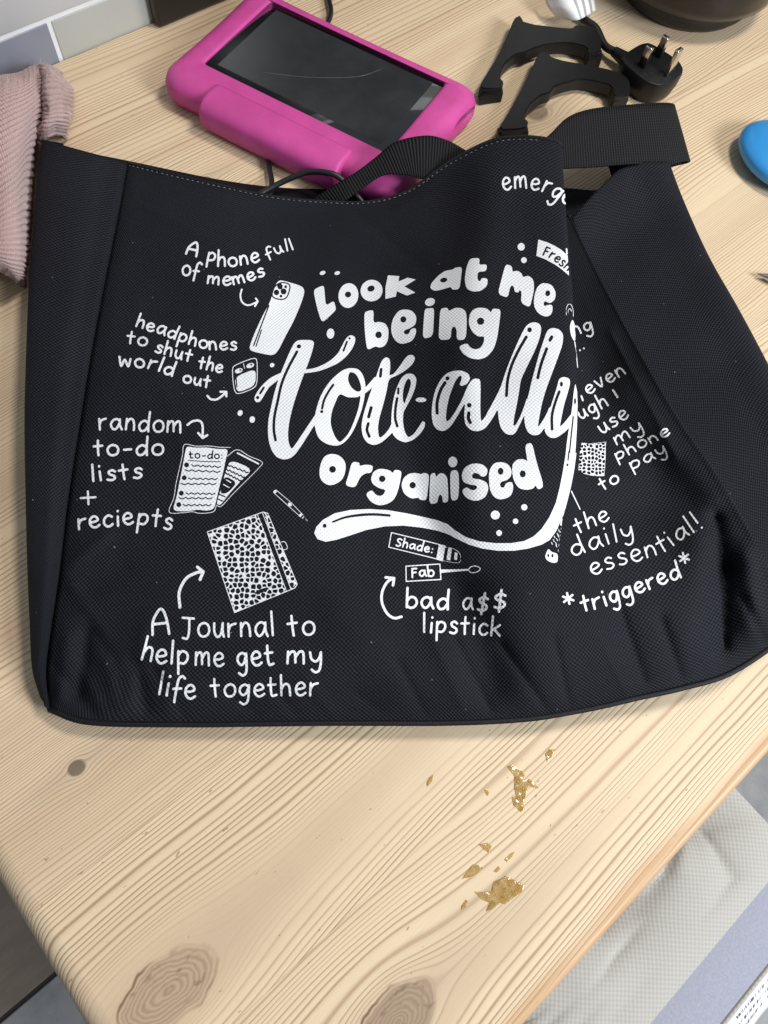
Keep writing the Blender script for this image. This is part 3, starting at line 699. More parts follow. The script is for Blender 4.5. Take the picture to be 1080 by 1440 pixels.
# --- script word
SW = []
def LS(z, *prims): SW.append((Z[z], prims))
LS('C',
  ('p', [(375,100),(500,102),(480,190),(445,290),(410,380),(370,490),(335,600),(308,710),(296,800),(300,880),(325,935),(370,870),(430,780),(490,690),(525,640),(535,715),(495,748),(450,820),(400,900),(350,970),(310,1000),(260,1008),(210,988),(175,940),(152,870),(145,790),(150,700),(170,610),(195,500),(225,400),(260,310),(300,215),(340,130)]),
  ('p', [(400,355),(430,325),(490,318),(560,292),(630,250),(680,200),(710,140),(740,85),(770,62),(805,75),(808,110),(785,165),(740,225),(680,275),(600,312),(520,340)]),
  ('p', [(265,340),(240,385),(200,420),(150,460),(115,520),(85,570),(55,572),(40,545),(60,500),(105,440),(160,390),(210,365)]),
  ('xs', 21, [(365,190),(300,310),(250,430),(220,560),(195,680),(190,780),(203,860)]), ('xe', 380,149,16,15), ('xl', 15, [(745,112),(718,182)]), ('xe', 764,88,8,8), ('xl', 17, [(113,462),(86,505)]), ('xe', 67,537,12,12),
  ('c', [(780,315),(830,325),(865,370),(883,440),(878,520),(860,610),(830,700),(790,790),(740,860),(690,895),(640,900),(580,882),(530,840),(505,770),(500,700),(515,620),(545,530),(590,450),(640,390),(700,340),(740,320)]),
  ('xc', [(775,345),(815,365),(845,430),(850,480),(820,490),(780,460),(755,410),(758,365)]),
  ('xc', [(690,515),(750,535),(820,535),(845,530),(830,620),(800,710),(760,800),(720,850),(690,872),(665,850),(640,800),(622,730),(630,650),(655,580)]),
  ('xs', 18, [(640,440),(600,500),(570,560),(556,620)]), ('xe', 553,644,12,11), ('s', [30,36,40], [(865,500),(910,460),(965,400)]))
LS('D',
  ('p', [(255,200),(285,175),(315,190),(318,260),(308,318),(345,305),(385,255),(425,195),(458,160),(492,160),(508,185),(488,228),(440,272),(375,312),(305,340),(290,430),(262,540),(235,630),(222,710),(228,775),(240,790),(275,765),(310,720),(328,680),(345,735),(300,780),(245,828),(190,845),(140,825),(108,775),(98,700),(112,620),(142,520),(172,430),(200,360),(228,270)]),
  ('xl', 22, [(248,268),(242,322)]), ('xl', 24, [(172,560),(153,630)]), ('xs', 22, [(150,680),(140,730),(158,778)]),
  ('p', [(385,370),(410,325),(445,302),(490,302),(518,335),(512,395),(485,470),(445,545),(418,590),(412,660),(425,740),(455,790),(500,760),(540,700),(565,660),(585,675),(575,715),(540,765),(490,805),(430,825),(370,800),(335,760),(325,690),(328,600),(340,510),(360,430)]),
  ('xc', [(460,340),(475,370),(465,420),(440,490),(425,525),(415,490),(418,430),(435,370)]), ('xl', 17, [(380,415),(378,452)]), ('xs', 21, [(370,490),(358,560),(355,640),(370,700)]),
  ('e', 552,500,40,17),
  ('p', [(800,280),(860,278),(910,300),(925,340),(900,380),(860,395),(845,385),(860,350),(862,318),(845,315),(815,350),(790,410),(765,480),(748,560),(740,640),(748,668),(775,650),(820,580),(865,500),(900,410),(935,350),(965,338),(1000,345),(1003,420),(1000,560),(1005,672),(1040,630),(1080,560),(1110,520),(1120,600),(1080,660),(1040,715),(985,740),(930,730),(890,690),(880,620),(888,535),(880,530),(830,620),(780,700),(730,738),(680,730),(645,690),(633,610),(640,520),(660,430),(700,350),(745,300)]),
  ('xe', 754,337,15,15), ('xs', 25, [(735,370),(700,430),(675,520),(675,600)]), ('xe', 918,541,17,17), ('xs', 26, [(915,600),(912,640),(926,672)]))
LS('E',
  ('p', [(560,85),(600,72),(640,85),(655,120),(640,200),(600,300),(545,410),(498,510),(485,600),(468,700),(448,790),(440,865),(465,850),(500,780),(530,700),(548,640),(542,740),(495,840),(460,910),(430,930),(380,918),(345,870),(330,800),(325,728),(290,790),(262,832),(225,808),(240,770),(290,680),(345,575),(385,450),(435,320),(485,205),(530,115)]),
  ('xe', 565,131,17,18), ('xs', 23, [(540,185),(480,290),(430,400),(400,510),(390,630)]),
  ('p', [(700,135),(740,115),(790,128),(820,165),(815,240),(780,340),(735,460),(690,580),(660,680),(640,780),(625,875),(650,845),(690,780),(722,705),(720,790),(690,850),(670,885),(640,925),(590,932),(550,905),(530,850),(525,780),(540,690),(560,620),(580,530),(610,420),(640,310),(670,220)]),
  ('xl', 25, [(733,185),(720,210)]), ('xs', 23, [(695,275),(660,370),(640,440),(628,495)]),
  ('p', [(790,500),(825,488),(865,500),(872,535),(850,620),(825,700),(805,800),(792,872),(830,835),(870,785),(892,755),(887,840),(840,900),(770,950),(720,950),(685,915),(676,860),(690,800),(720,730),(750,640),(775,560)]),
  ('xe', 806,543,11,18), ('xs', 21, [(790,600),(760,680),(735,780),(735,885)]),
  ('q', [(910,540),(922,600),(926,700),(922,860),(914,1000),(906,1100),(898,1160),(825,1160),(838,1080),(846,1000),(860,900),(880,780),(890,700),(900,600)]), ('xe', 908,672,7,24), ('xl', 11, [(895,790),(878,950),(863,1100)]))
LS('F',
  ('q', [(65,810),(80,765),(130,710),(220,660),(340,635),(480,628),(620,636),(760,660),(900,690),(1000,712),(1080,742),(1138,790),(1218,840),(1318,872),(1438,886),(1558,886),(1658,870),(1728,835),(1788,780),(1848,690),(1898,580),(1928,460),(1950,350),(1975,200),(2052,200),(2035,330),(2012,450),(1985,560),(1955,665),(1900,790),(1850,860),(1790,895),(1690,925),(1580,942),(1460,942),(1340,925),(1240,895),(1160,857),(1080,815),(1000,790),(880,768),(740,752),(600,758),(460,785),(340,825),(230,860),(150,875),(90,855)]),
  ('xs', [14,21,19], [(205,725),(300,690),(420,672),(520,668),(635,676)]), ('xe', 143,754,14,15), ('xl', 10, [(1997,190),(1990,255)]), ('xe', 1985,291,7,10))
lay_print('lettering', None, SW, 'white brush script lettering reading tote-ally with a long swash')
for z_, e_ in (('A', (128,131,22,14,-20)), ('A', (239,132,21,13,-15)), ('A', (188,592,28,38,5)), ('G', (521,672,34,33)), ('G', (740,613,23,23)), ('G', (674,719,20,20)), ('G', (550,808,21,22)),
               ('j', (331,907,38,40)), ('j', (361,1052,30,31)), ('C', (177,291,17,15,-40)), ('C', (26,704,20,24,10))):
    lay_print('printed_dot', Z[z_], [('e', *e_)])
lay_print('printed_dot', (0,300,2.7), [('e', 912,759,9,11,25)])
# --- small hand lettering
for z_, txt, pts, xh, w in (
  ('a','A',[(112,202),(196,224)],62,19),('a','Phone',[(268,298),(470,296),(668,266)],68,18),('a','full',[(735,236),(830,198),(932,168)],52,15),('a','of',[(85,360),(205,384)],72,18),('a','memes',[(278,424),(440,440),(570,418),(712,362)],62,18),
  ('b','headphones',[(168,160),(330,208),(500,270),(680,325),(780,334),(930,334)],62,18),('b','to',[(98,282),(242,308)],62,18),('b','shut',[(312,350),(450,392),(578,428)],60,18),('b','the',[(640,474),(815,508)],58,18),
  ('b','world',[(42,462),(250,475),(442,534)],64,19),('b','out',[(524,582),(720,626)],56,19),
  ('c','random',[(216,192),(400,186),(570,198),(832,212)],84,19),('c','to-do',[(176,386),(692,380)],78,20),('c','lists',[(160,578),(535,552)],78,20),('c','+',[(78,752),(176,748)],96,18),('c','reciepts',[(58,945),(280,922),(500,908),(760,942)],82,20),
  ('f','A',[(90,200),(188,194)],80,16),('f','Journal',[(250,214),(400,216),(560,212),(752,208)],76,14),('f','to',[(835,208),(968,200)],74,15),('f','help',[(34,338),(150,356),(286,362)],72,15),('f','me',[(326,370),(476,376)],74,14),
  ('f','geT',[(556,374),(750,366)],72,15),('f','my',[(822,362),(1012,362)],66,15),('f','life',[(124,528),(210,540),(320,550)],72,15),('f','togeTher',[(414,540),(985,532)],66,14),
  ('g','bad',[(222,618),(536,632)],90,21),('g','a',[(652,634),(722,634)],96,18),('g','$',[(764,640),(838,642)],88,22),('g','$',[(890,628),(978,624)],88,22),('g','lipstick',[(350,808),(620,818),(928,834)],84,19),
  ('h','the',[(152,298),(372,208)],68,14),('h','daily',[(128,456),(330,385),(545,318)],76,14),('h','essential!',[(262,590),(430,525),(735,434),(900,330),(1018,258)],78,14),('h','triggered',[(192,840),(430,768),(720,655),(870,598)],72,18),
  ('i','ng',[(120,268),(262,226)],58,15),('i','even',[(228,698),(498,546)],62,15),('i','ugh',[(172,878),(372,778)],62,15),('i','use',[(328,984),(520,860)],64,15),('i','my',[(432,1062),(630,948)],58,14),('i','phone',[(436,1172),(812,984)],50,14),
  ('i','pay',[(544,1240),(800,1116)],56,14),('i','to',[(328,1390),(448,1330)],56,15),('j','emerge',[(138,296),(350,268),(560,306),(700,390),(830,450)],124,25)):
    L(z_, txt.replace('T', 't'), ('t', txt, pts, xh, w))
L('i', 'a comma', ('l', 13, [(176,706),(187,738)])); L('i', 'I', ('l', 15, [(408,664),(440,714)])); L('i', 'a full stop', ('e', 166,375,6,6)); L('i', 'a full stop', ('e', 195,362,6,6))
star = lambda x, y, r, w: [('l', w, [(x+r*math.cos(a), y+r*math.sin(a)), (x-r*math.cos(a), y-r*math.sin(a))]) for a in (0.35, 1.35, 2.45)]
L('h', 'an asterisk', *star(92,745,38,15)); L('h', 'an asterisk', *star(893,465,36,14))
# --- doodles
def arrow(z, w, shaft, head): L(z, 'hand drawn arrow', ('s', w, shaft), ('l', w, head), name='printed_arrow')
arrow('a', 13, [(540,472),(530,520),(545,570),(590,592),(655,568)], [(646,540),(662,562),(640,600)])
arrow('b', 16, [(712,686),(740,712),(790,710),(855,660)], [(810,655),(856,656),(856,690)])
arrow('c', 17, [(885,150),(920,125),(970,118),(998,150),(1000,245)], [(966,212),(1000,250),(1035,228)])
arrow('m', 9, [(547,376),(545,330),(565,290),(595,272),(616,268)], [(600,254),(618,268),(608,292)])
arrow('g', 20, [(185,688),(130,698),(75,660),(38,580),(40,500),(75,430),(118,398)], [(66,390),(130,396),(122,450)])
L('a', 'phone doodle with camera bump', ('p', [(815,412),(840,402),(1000,448),(1018,490),(990,580),(930,720),(880,810),(820,930),(790,965),(755,972),(610,940),(598,910),(640,800),(700,670),(760,560),(785,455)]),
  ('xs', 10, [(815,430),(850,420),(895,432),(905,460),(885,525),(850,548),(795,540),(770,515),(785,460),(815,430)]), ('xe', 830,450,20,22), ('xe', 873,452,10,11), ('xe', 803,495,20,21), ('xe', 857,488,22,22), ('xe', 837,523,10,10),
  ('xl', 10, [(745,595),(630,900)]), ('xl', 9, [(690,780),(648,905)]), name='phone_doodle')
L('b', 'earbud case doodle', ('s', 6, [(902,490),(915,460),(990,425),(1065,402),(1086,420),(1090,500),(1085,590),(1055,630),(955,668),(920,648),(905,560),(902,490)]),
  ('p', [(918,545),(1076,480),(1078,575),(1055,615),(960,655),(932,640)]), ('xl', 9, [(930,550),(936,620)]), ('e', 950,496,30,17,-20), ('e', 1037,456,30,17,-20), ('xe', 962,490,8,6), ('xe', 1045,450,8,6), ('l', 5, [(985,440),(995,480)]), name='earbud_case_doodle')
wv = lambda x0, y0, x1, y1: [(x0+(x1-x0)*t/10, y0+(y1-y0)*t/10+(5 if t % 2 else -5)) for t in range(11)]
L('d', 'checklist doodle headed to-do', ('s', 5, [(510,160),(430,158),(340,148),(250,150),(160,138),(145,220),(122,320),(95,440),(80,540),(45,650),(150,655),(220,648),(280,660),(378,648),(402,600)]),
  ('p', [(175,150),(240,163),(330,160),(410,173),(492,172),(470,260),(455,340),(430,430),(410,520),(385,625),(330,640),(260,630),(180,645),(70,640),(100,540),(120,440),(140,340),(160,230)]),
  ('xt', 'To-do:', [(196,240),(448,246)], 34, 12), ('xl', 7, [(190,258),(320,267),(432,268)]), *[('xe', x_, y_, 18, 18) for x_, y_ in ((176,292),(158,390),(136,507),(117,594))],
  *[('xs', 9, wv(*q)) for q in ((215,296,435,308),(165,333,430,345),(190,396,410,400),(135,437,400,437),(170,509,392,512),(118,545,370,546),(150,598,362,598))], name='checklist_doodle')
L('d', 'receipt doodle', ('s', 5, [(482,228),(560,177),(650,225),(748,270),(722,318),(590,450),(520,520),(440,605),(402,598)]), ('l', 12, [(562,202),(722,284)]),
  ('p', [(505,252),(680,325),(580,420),(500,510),(430,600),(402,585),(440,470),(465,370)]), *[('xs', 10, wv(*q)) for q in ((485,292,645,352),(478,325,615,388),(470,352,588,414))],
  ('xp', [(462,372),(560,425),(490,505),(428,512)]), ('l', 8, [(478,405),(512,425)]), ('l', 7, [(455,440),(500,465)]), ('xl', 10, [(425,515),(468,535)]), ('xl', 10, [(410,550),(448,566)]), name='receipt_doodle')
L('e', 'pen doodle', ('l', 5, [(715,60),(835,160),(938,268)]), ('l', 5, [(692,80),(800,178),(918,284)]), ('e', 703,69,17,11,-40), ('e', 826,178,18,12,45), ('e', 917,268,17,9,-45), ('l', 7, [(930,295),(945,280)]), ('l', 4, [(955,295),(975,318)]), name='pen_doodle')
L('e', 'leopard print notebook doodle with strap', ('leo', [(134,412),(560,258),(800,912),(362,1086)], 4.2, 46, 3), ('leo', [(605,250),(640,252),(884,850),(838,890)], 4.2, 46, 8),
  ('l', 7, [(130,410),(600,242),(640,252),(888,850),(868,882),(360,1090),(130,410)]), ('l', 6, [(552,262),(798,908)]), ('l', 6, [(596,250),(836,892)]), ('s', 6, [(752,495),(785,495),(806,545),(778,562)]), ('xe', 590,905,62,15,-22), name='notebook_doodle')
L('g', 'lipstick tube doodle marked Shade', ('l', 7, [(110,50),(475,140),(455,250),(90,160),(110,50)]), ('t', 'Shade:', [(142,150),(418,206)], 40, 13), ('q', [(475,138),(522,148),(500,268),(450,252)]),
  ('q', [(545,166),(570,172),(558,260),(530,254)]), ('q', [(594,198),(614,204),(608,258),(588,252)]), ('s', 4, [(525,160),(585,172),(632,212),(625,276),(508,264)]), name='lipstick_doodle')
L('g', 'lip gloss wand doodle marked Fab', ('l', 8, [(220,305),(478,288),(485,405),(222,420),(220,305)]), ('t', 'Fab', [(266,388),(432,378)], 46, 15), ('s', [26,18,13], [(488,342),(590,336),(690,330)]),
  ('s', 6, [(694,332),(715,308),(755,303),(786,322),(765,345),(720,352),(694,332)]), name='lip_gloss_doodle')
L('k', 'lip liner doodle half hidden in the fold', ('p', [(245,1210),(280,1252),(352,1270),(350,1365),(300,1375),(230,1345),(208,1300)]), ('xe', 245,1290,9,20), ('xe', 292,1292,11,20),
  ('l', 4, [(354,1265),(372,1090),(395,950)]), ('l', 12, [(438,742),(398,845)]), ('l', 15, [(396,878),(386,945)]), *[('l', 8, [(x_, y_), (x_+12, y_+26)]) for x_, y_ in ((340,960),(360,1000),(345,1040),(310,1070),(338,1100),(325,1140),(352,1060),(300,1110),(280,1140),(330,1170))], name='lip_liner_doodle')
L('k', 'thin stroke', ('l', 12, [(505,566),(600,770)]), name='printed_line')
L('j', 'label doodle with the word Fresh knocked out', ('q', [(518,830),(600,855),(680,890),(760,938),(830,1000),(845,1215),(770,1150),(700,1100),(590,1040),(497,1005)]), ('xt', 'Fresh', [(566,992),(680,1050),(826,1165)], 66, 21), ('l', 16, [(820,930),(824,980)]), name='fresh_label_doodle')
L('i', 'leopard print wallet doodle', ('leo', [(175,1046),(240,1056),(352,1046),(352,1100),(340,1285),(250,1280),(190,1265),(150,1240),(160,1150)], 3.0, 27, 5), ('l', 4, [(175,1046),(240,1052),(360,1038)]), ('l', 4, [(352,1046),(348,1180),(340,1285),(250,1280),(190,1265)]), name='wallet_doodle')
L('i', 'keyring doodle on the fold edge', ('s', 4, [(68,120),(66,80),(80,45),(100,45),(114,80),(116,130)]), ('s', 4, [(82,110),(82,85),(95,75),(105,95)]), ('p', [(112,148),(128,200),(136,280),(124,312),(100,265),(92,200)]), ('l', 6, [(126,312),(140,400),(149,500)]), name='keyring_doodle')

# dried drips of clear glue on the table top
def resin_mat():
    k = NT('amber_glue'); n = k.noise(k.coord(), 220, 3)
    k.set(Base_Color=k.ramp(n, [(0.3, (0.62, 0.38, 0.09)), (0.7, (0.90, 0.72, 0.38))]), Roughness=0.14); k.b.inputs['Transmission Weight'].default_value = 0.7; k.b.inputs['IOR'].default_value = 1.45
    k.bump(n, 0.35, 0.0006); return k.mat
M_resin = resin_mat()
def drip(pts, zoom=(600,1040,5.4), h=0.00018):
    V2, F, dep = contour_mesh(*field(compile_prims(zoom, [('q', pts)])))
    rnd = np.random.RandomState(int(pts[0][0]))
    zz = 0.0002+h*(1-np.exp(-dep/1.6))+0.00007*(np.sin(V2[:, 0]*0.42+2.1*np.sin(V2[:, 1]*0.31))+np.sin(V2[:, 1]*0.5+1.7*np.sin(V2[:, 0]*0.27)))*np.clip(dep, 0, 1)
    P = [Matrix.Rotation(-YAW, 3, 'Z') @ Vector(at(x, y, z)) for (x, y), z in zip(V2, zz)]
    pydata('glue_drip', P, F, M_resin, table)
drip([(610,205),(650,195),(720,235),(745,270),(730,310),(780,300),(820,330),(855,372),(810,365),(775,350),(755,420),(735,470),(738,530),(715,550),(660,500),(648,440),(680,430),(665,360),(668,280)])
drip([(270,1060),(300,1010),(350,950),(400,955),(430,975),(380,1020),(330,1045)]); drip([(395,795),(470,785),(495,810),(470,860),(430,830)])
drip([(360,1155),(430,1160),(490,1150),(510,1080),(560,1060),(600,1035),(680,1075),(745,1100),(720,1160),(660,1200),(600,1250),(555,1240),(500,1290),(450,1305),(480,1240),(420,1215)], h=0.00028)
drip([(262,1300),(265,1265),(300,1215),(318,1225),(295,1275)]); drip([(900,110),(935,70),(975,78),(950,130),(915,170)]); drip([(590,910),(640,865),(670,850),(650,890),(610,930)]); drip([(0,330),(20,290),(55,265),(40,320),(5,360)])
drip([(440,370),(475,400),(465,430),(445,405)]); drip([(510,1000),(550,960),(560,985),(530,1010)])
# ------------------------------------------------------------------ pink tablet
def rrect(x0, y0, x1, y1, r, n=8, side=6):
    P = []
    cs = [(x1-r, y1-r, 0), (x0+r, y1-r, 90), (x0+r, y0+r, 180), (x1-r, y0+r, 270)]
    for q in range(4):
        cx_, cy_, a0 = cs[q]; arc = [(cx_+r*math.cos(math.radians(a0+90*i/n)), cy_+r*math.sin(math.radians(a0+90*i/n))) for i in range(n+1)]
        P += arc; nx = cs[(q+1) % 4]; s0 = arc[-1]; a1 = math.radians(nx[2]); s1 = (nx[0]+r*math.cos(a1), nx[1]+r*math.sin(a1))
        P += [(s0[0]+(s1[0]-s0[0])*i/side, s0[1]+(s1[1]-s0[1])*i/side) for i in range(1, side)]
    return np.array(P)
tablet = empty('tablet', (-0.1166, 0.5588, 0), math.radians(-20))
tag(tablet, 'childproof tablet in a thick bright pink foam case with dark screen', 'tablet')
M_pink = plain('pink_foam', (0.53, 0.066, 0.28), 0.48, 0.10, 45, 0.12, spec=0.4)
k = NT('dark_screen_glass'); nn = k.noise(k.coord(), 38, 6, 0.7)
k.set(Base_Color=(0.004, 0.0045, 0.006), Roughness=k.ramp(nn, [(0.35, 0.03), (0.7, 0.10)])); k.b.inputs['Coat Weight'].default_value = 1.0; k.b.inputs['Specular IOR Level'].default_value = 1.0
M_glass = k.mat
k = NT('grey_display'); nn = k.noise(k.coord(), 30, 6, 0.7)
k.set(Base_Color=k.ramp(nn, [(0.3, (0.020, 0.021, 0.023)), (0.7, (0.034, 0.035, 0.037))]), Roughness=k.ramp(nn, [(0.35, 0.05), (0.7, 0.16)])); k.b.inputs['Coat Weight'].default_value = 0.6
M_disp = k.mat
M_bezel = plain('black_bezel', (0.006, 0.006, 0.007), 0.25)
CX0, CX1, CY0, CY1 = -0.114, 0.121, -0.084, 0.064
rings = []
def waist(P, amt):       # the long sides pinch in a little between the corner bumpers
    Q = P.copy()
    for p in Q:
        t = (p[0]-CX0)/(CX1-CX0); s = (p[1]-CY0)/(CY1-CY0)
        p[1] += amt*(1 if s < 0.5 else -1)*math.sin(math.pi*np.clip(t, 0, 1))**0.7*abs(2*s-1)**3
        p[0] += amt*(1 if t < 0.5 else -2.2)*math.sin(math.pi*np.clip(s, 0, 1))**0.7*abs(2*t-1)**3
    return Q
for ins, z, r in ((0.010, 0.0, 0.018), (0.003, 0.002, 0.022), (0.0, 0.008, 0.024), (0.0, 0.016, 0.024), (0.002, 0.0205, 0.022), (0.006, 0.0240, 0.019), (0.011, 0.0255, 0.015), (0.015, 0.0258, 0.012)):
    P = rrect(CX0+ins, CY0+ins, CX1-ins, CY1-ins, r); rings.append(np.c_[waist(P, 0.003), np.full(len(P), z)])
SX, SYY = 0.0870, 0.0495
for g, z in ((0.0030, 0.0256), (0.0010, 0.0252), (0.0, 0.0244), (0.0, 0.0195)):
    P = rrect(-SX-g, -SYY-g, SX+g, SYY+g, 0.004); rings.append(np.c_[P, np.full(len(P), z)])
nv = len(rings[0]); V = np.vstack(rings); F = grid_faces(len(rings), nv, 0, True)
F = [f[::-1] for f in F]; F.append(tuple(range(nv))[::-1]); F.append(tuple(range((len(rings)-1)*nv, len(rings)*nv)))
case = pydata('case', V, F, M_pink, tablet)
# grip hole in the right-hand end of the case
cut = bmesh.new(); bmesh.ops.create_uvsphere(cut, u_segments=24, v_segments=16, radius=1.0)
for v in cut.verts: v.co = Vector((0.1200+v.co.x*0.016, 0.030+v.co.y*0.022, 0.0135+v.co.z*0.0072))
cutter = bmobj('cutter', cut, None, tablet)
bpy.context.view_layer.update()
md = case.modifiers.new('hole', 'BOOLEAN'); md.object = cutter; md.operation = 'DIFFERENCE'; md.solver = 'EXACT'
dg = bpy.context.evaluated_depsgraph_get(); nm = bpy.data.meshes.new_from_object(case.evaluated_get(dg))
case.modifiers.clear(); case.data = nm; bpy.data.objects.remove(cutter, do_unlink=True)
nm.polygons.foreach_set('use_smooth', [True]*len(nm.polygons)); nm.set_sharp_from_angle(angle=math.radians(50))
bevel_box('screen', (-SX+0.0004, -SYY+0.0004, 0.0200), (SX-0.0004, SYY-0.0004, 0.0238), 0.0004, M_glass, tablet)
bevel_box('display_border', (-SX+0.0002, -SYY+0.0002, 0.0190), (SX-0.0002, SYY-0.0002, 0.0199), 0.0, M_bezel, tablet)
bevel_box('display', (-0.0775, -0.0430, 0.02378), (0.0775, 0.0430, 0.02392), 0.0, M_disp, tablet, smooth=False)
M_scr = plain('scratch_white', (0.20, 0.21, 0.22), 0.3)
tube('screen_crack', [(-0.045, -0.030, 0.02398), (-0.01, -0.012, 0.02398), (0.022, 0.012, 0.02398), (0.034, 0.032, 0.02398)], 0.00009, M_scr, tablet, 4, 4)
# carry-handle stand lying closed along the lower edge
prof = [(-0.0895, 0.004), (-0.0925, 0.009), (-0.0925, 0.019), (-0.0885, 0.0248), (-0.0800, 0.0278), (-0.0665, 0.0277), (-0.0655, 0.0255), (-0.0655, 0.012), (-0.080, 0.003)]
hp = cr1(np.array(prof), 3, True); xs_ = np.array([-0.062, -0.0612, -0.0590, 0.0, 0.0615, 0.0637, 0.0645]); sc_ = [0.93, 0.98, 1.0, 1.0, 1.0, 0.98, 0.93]
V = []; c0 = np.array([-0.079, 0.0165])
for x_, s_ in zip(xs_, sc_):
    for p in hp: q = c0+(p-c0)*s_; V.append((x_, q[0], q[1]))
F = grid_faces(len(xs_), len(hp), 0, True); F.append(tuple(range(len(hp)))); F.append(tuple(range((len(xs_)-1)*len(hp), len(xs_)*len(hp)))[::-1])
pydata('carry_handle', V, F, M_pink, tablet)

# ------------------------------------------------------------------ cables
M_cable = plain('black_rubber', (0.010, 0.010, 0.011), 0.42, 0.2, 300, 0.05)
c1 = tube('charging_cable', [at(455, -30, .004), at(463, 0, .004), at(462, 30, .004), at(420, 100, .004), at(372, 190, .004), at(378, 232, .004), at(382, 262, .006), at(372, 300, .006)], 0.0022, M_cable, None, 10, 10)
tag(c1, 'thin black charging cable passing under the pink tablet', 'cable')
c2 = tube('audio_cable', [at(330, 300, .007), at(358, 278, .008), at(395, 257, .013), at(430, 243, .020), at(460, 243, .026), at(480, 252, .024), at(510, 285, .014), at(525, 310, .008)], 0.0022, M_cable, None, 10, 10)
tag(c2, 'black cord arching out of the bag opening beside the tablet', 'cable')

# ------------------------------------------------------------------ two black plastic brackets
M_black = plain('black_plastic', (0.007, 0.007, 0.0075), 0.42, 0.15, 400, 0.15, spec=0.3)
def bracket(outline, foot, label):
    P = [at(650+x/2.512, y/2.512, 0.014) for x, y in chaikin(outline, 1)]; c = np.mean(P, 0); c[2] = 0
    root = empty('plastic_bracket', tuple(c)); tag(root, label, 'bracket', 'black plastic brackets on the table')
    def slab(name, pts, z0, z1, r):
        bm = bmesh.new(); vs = [bm.verts.new((p[0]-c[0], p[1]-c[1], z1)) for p in pts]; f = bm.faces.new(vs)
        if f.normal.z < 0: f.normal_flip()
        e = bmesh.ops.extrude_face_region(bm, geom=[f]); dv = [g for g in e['geom'] if isinstance(g, bmesh.types.BMVert)]
        for v in dv: v.co.z = z0
        bmesh.ops.recalc_face_normals(bm, faces=bm.faces[:])
        rim_ = [e_ for e_ in bm.edges if abs(e_.verts[0].co.z-e_.verts[1].co.z) < 1e-6 and len(e_.link_faces) == 2]
        bmesh.ops.bevel(bm, geom=rim_, offset=r, segments=2, affect='EDGES')
        o = bmobj(name, bm, M_black, root); o.data.set_sharp_from_angle(angle=math.radians(40)); return o
    slab('arm', P, 0.003, 0.014, 0.0012)
    for ft in foot:
        slab('foot', [at(650+x/2.512, y/2.512, 0.006) for x, y in ft], 0.0, 0.0095, 0.0008)
    return root
bracket([(185,60),(205,50),(222,80),(390,100),(400,85),(470,90),(495,140),(490,185),(440,192),(440,165),(380,150),(300,155),(240,175),(225,185),(190,190),(150,225),(132,270),(148,285),(140,315),(60,312),(70,285),(130,190),(165,110)],
        [[(438,192),(490,186),(488,222),(440,228)], [(62,314),(140,316),(142,340),(66,352)]], 'black arched plastic bracket beside the tablet corner')
bracket([(270,185),(300,178),(322,205),(490,235),(590,262),(598,320),(585,338),(530,338),(528,302),(480,287),(420,278),(360,292),(325,305),(315,325),(280,335),(245,362),(225,395),(220,415),(235,425),(228,455),(122,460),(165,395),(215,305),(250,230)],
        [[(532,338),(584,338),(582,364),(532,370)], [(122,462),(228,456),(232,480),(126,492)]], 'black arched plastic bracket touching the power plug')

# ------------------------------------------------------------------ three-pin plug with cable and paper tag
plug = empty('power_plug', (0.1560, 0.6560, 0), math.radians(-38)); tag(plug, 'black three-pin power plug lying pins up with striped paper tag on its cable', 'plug')
bm = bmesh.new()
out = [(-0.024, -0.012), (-0.020, -0.021), (0.012, -0.024), (0.024, -0.017), (0.027, 0.0), (0.024, 0.017), (0.012, 0.024), (-0.020, 0.021), (-0.024, 0.012)]
out = chaikin(out, 2)
vs = [[bm.verts.new((x*s, y*s, z)) for x, y in out] for s, z in ((0.80, 0.0), (0.92, 0.003), (0.98, 0.010), (1.0, 0.019), (0.97, 0.0215), (0.93, 0.0220))]
for i in range(5):
    for j in range(len(out)): bm.faces.new((vs[i][j], vs[i][(j+1) % len(out)], vs[i+1][(j+1) % len(out)], vs[i+1][j]))
bm.faces.new(vs[0][::-1]); bm.faces.new(vs[-1])
pb = bmobj('plug_body', bm, M_black, plug); pb.data.set_sharp_from_angle(angle=math.radians(45))
M_metal = plain('nickel_pin', (0.72, 0.68, 0.60), 0.22, 0.05, 200, 0, 1.0)
for (x, y, lx, ly, ln, slv) in ((-0.003, 0.0111, 0.0032, 0.0020, 0.0177, 0.009), (-0.003, -0.0111, 0.0032, 0.0020, 0.0177, 0.009), (0.0180, 0.0, 0.0020, 0.0040, 0.0227, 0.0)):
    pn = bevel_box('pin', (x-lx, y-ly, 0.0218), (x+lx, y+ly, 0.022+ln), 0.0008, M_metal, plug)
    if slv: bevel_box('sleeve', (x-lx-0.0002, y-ly-0.0002, 0.0219), (x+lx+0.0002, y+ly+0.0002, 0.022+slv), 0.0004, M_black, pn)
tube('strain_relief', [(-0.020, 0, 0.010), (-0.028, 0, 0.010), (-0.040, 0, 0.010)], [0.0075, 0.006, 0.0042], M_black, plug, 12, 4)
PM = Matrix.Translation(plug.location) @ Matrix.Rotation(math.radians(-38), 4, 'Z'); PI_ = PM.inverted()
def pl(x, y, z): return np.array(PI_ @ Vector(at(x, y, z)))
tube('cable', [(-0.038, 0, 0.010), (-0.052, 0.0015, 0.008), pl(838, 40, .006), pl(822, 28, .006), pl(800, 10, .006), pl(790, -20, .005), pl(800, -60, .004)], 0.0034, M_cable, plug, 12, 8)
k = NT('striped_paper'); x, y, z = k.sep(k.coord('UV'))
st = k.m('GREATER_THAN', k.m('SINE', k.m('MULTIPLY', x, 2*math.pi*6)), 0.35)
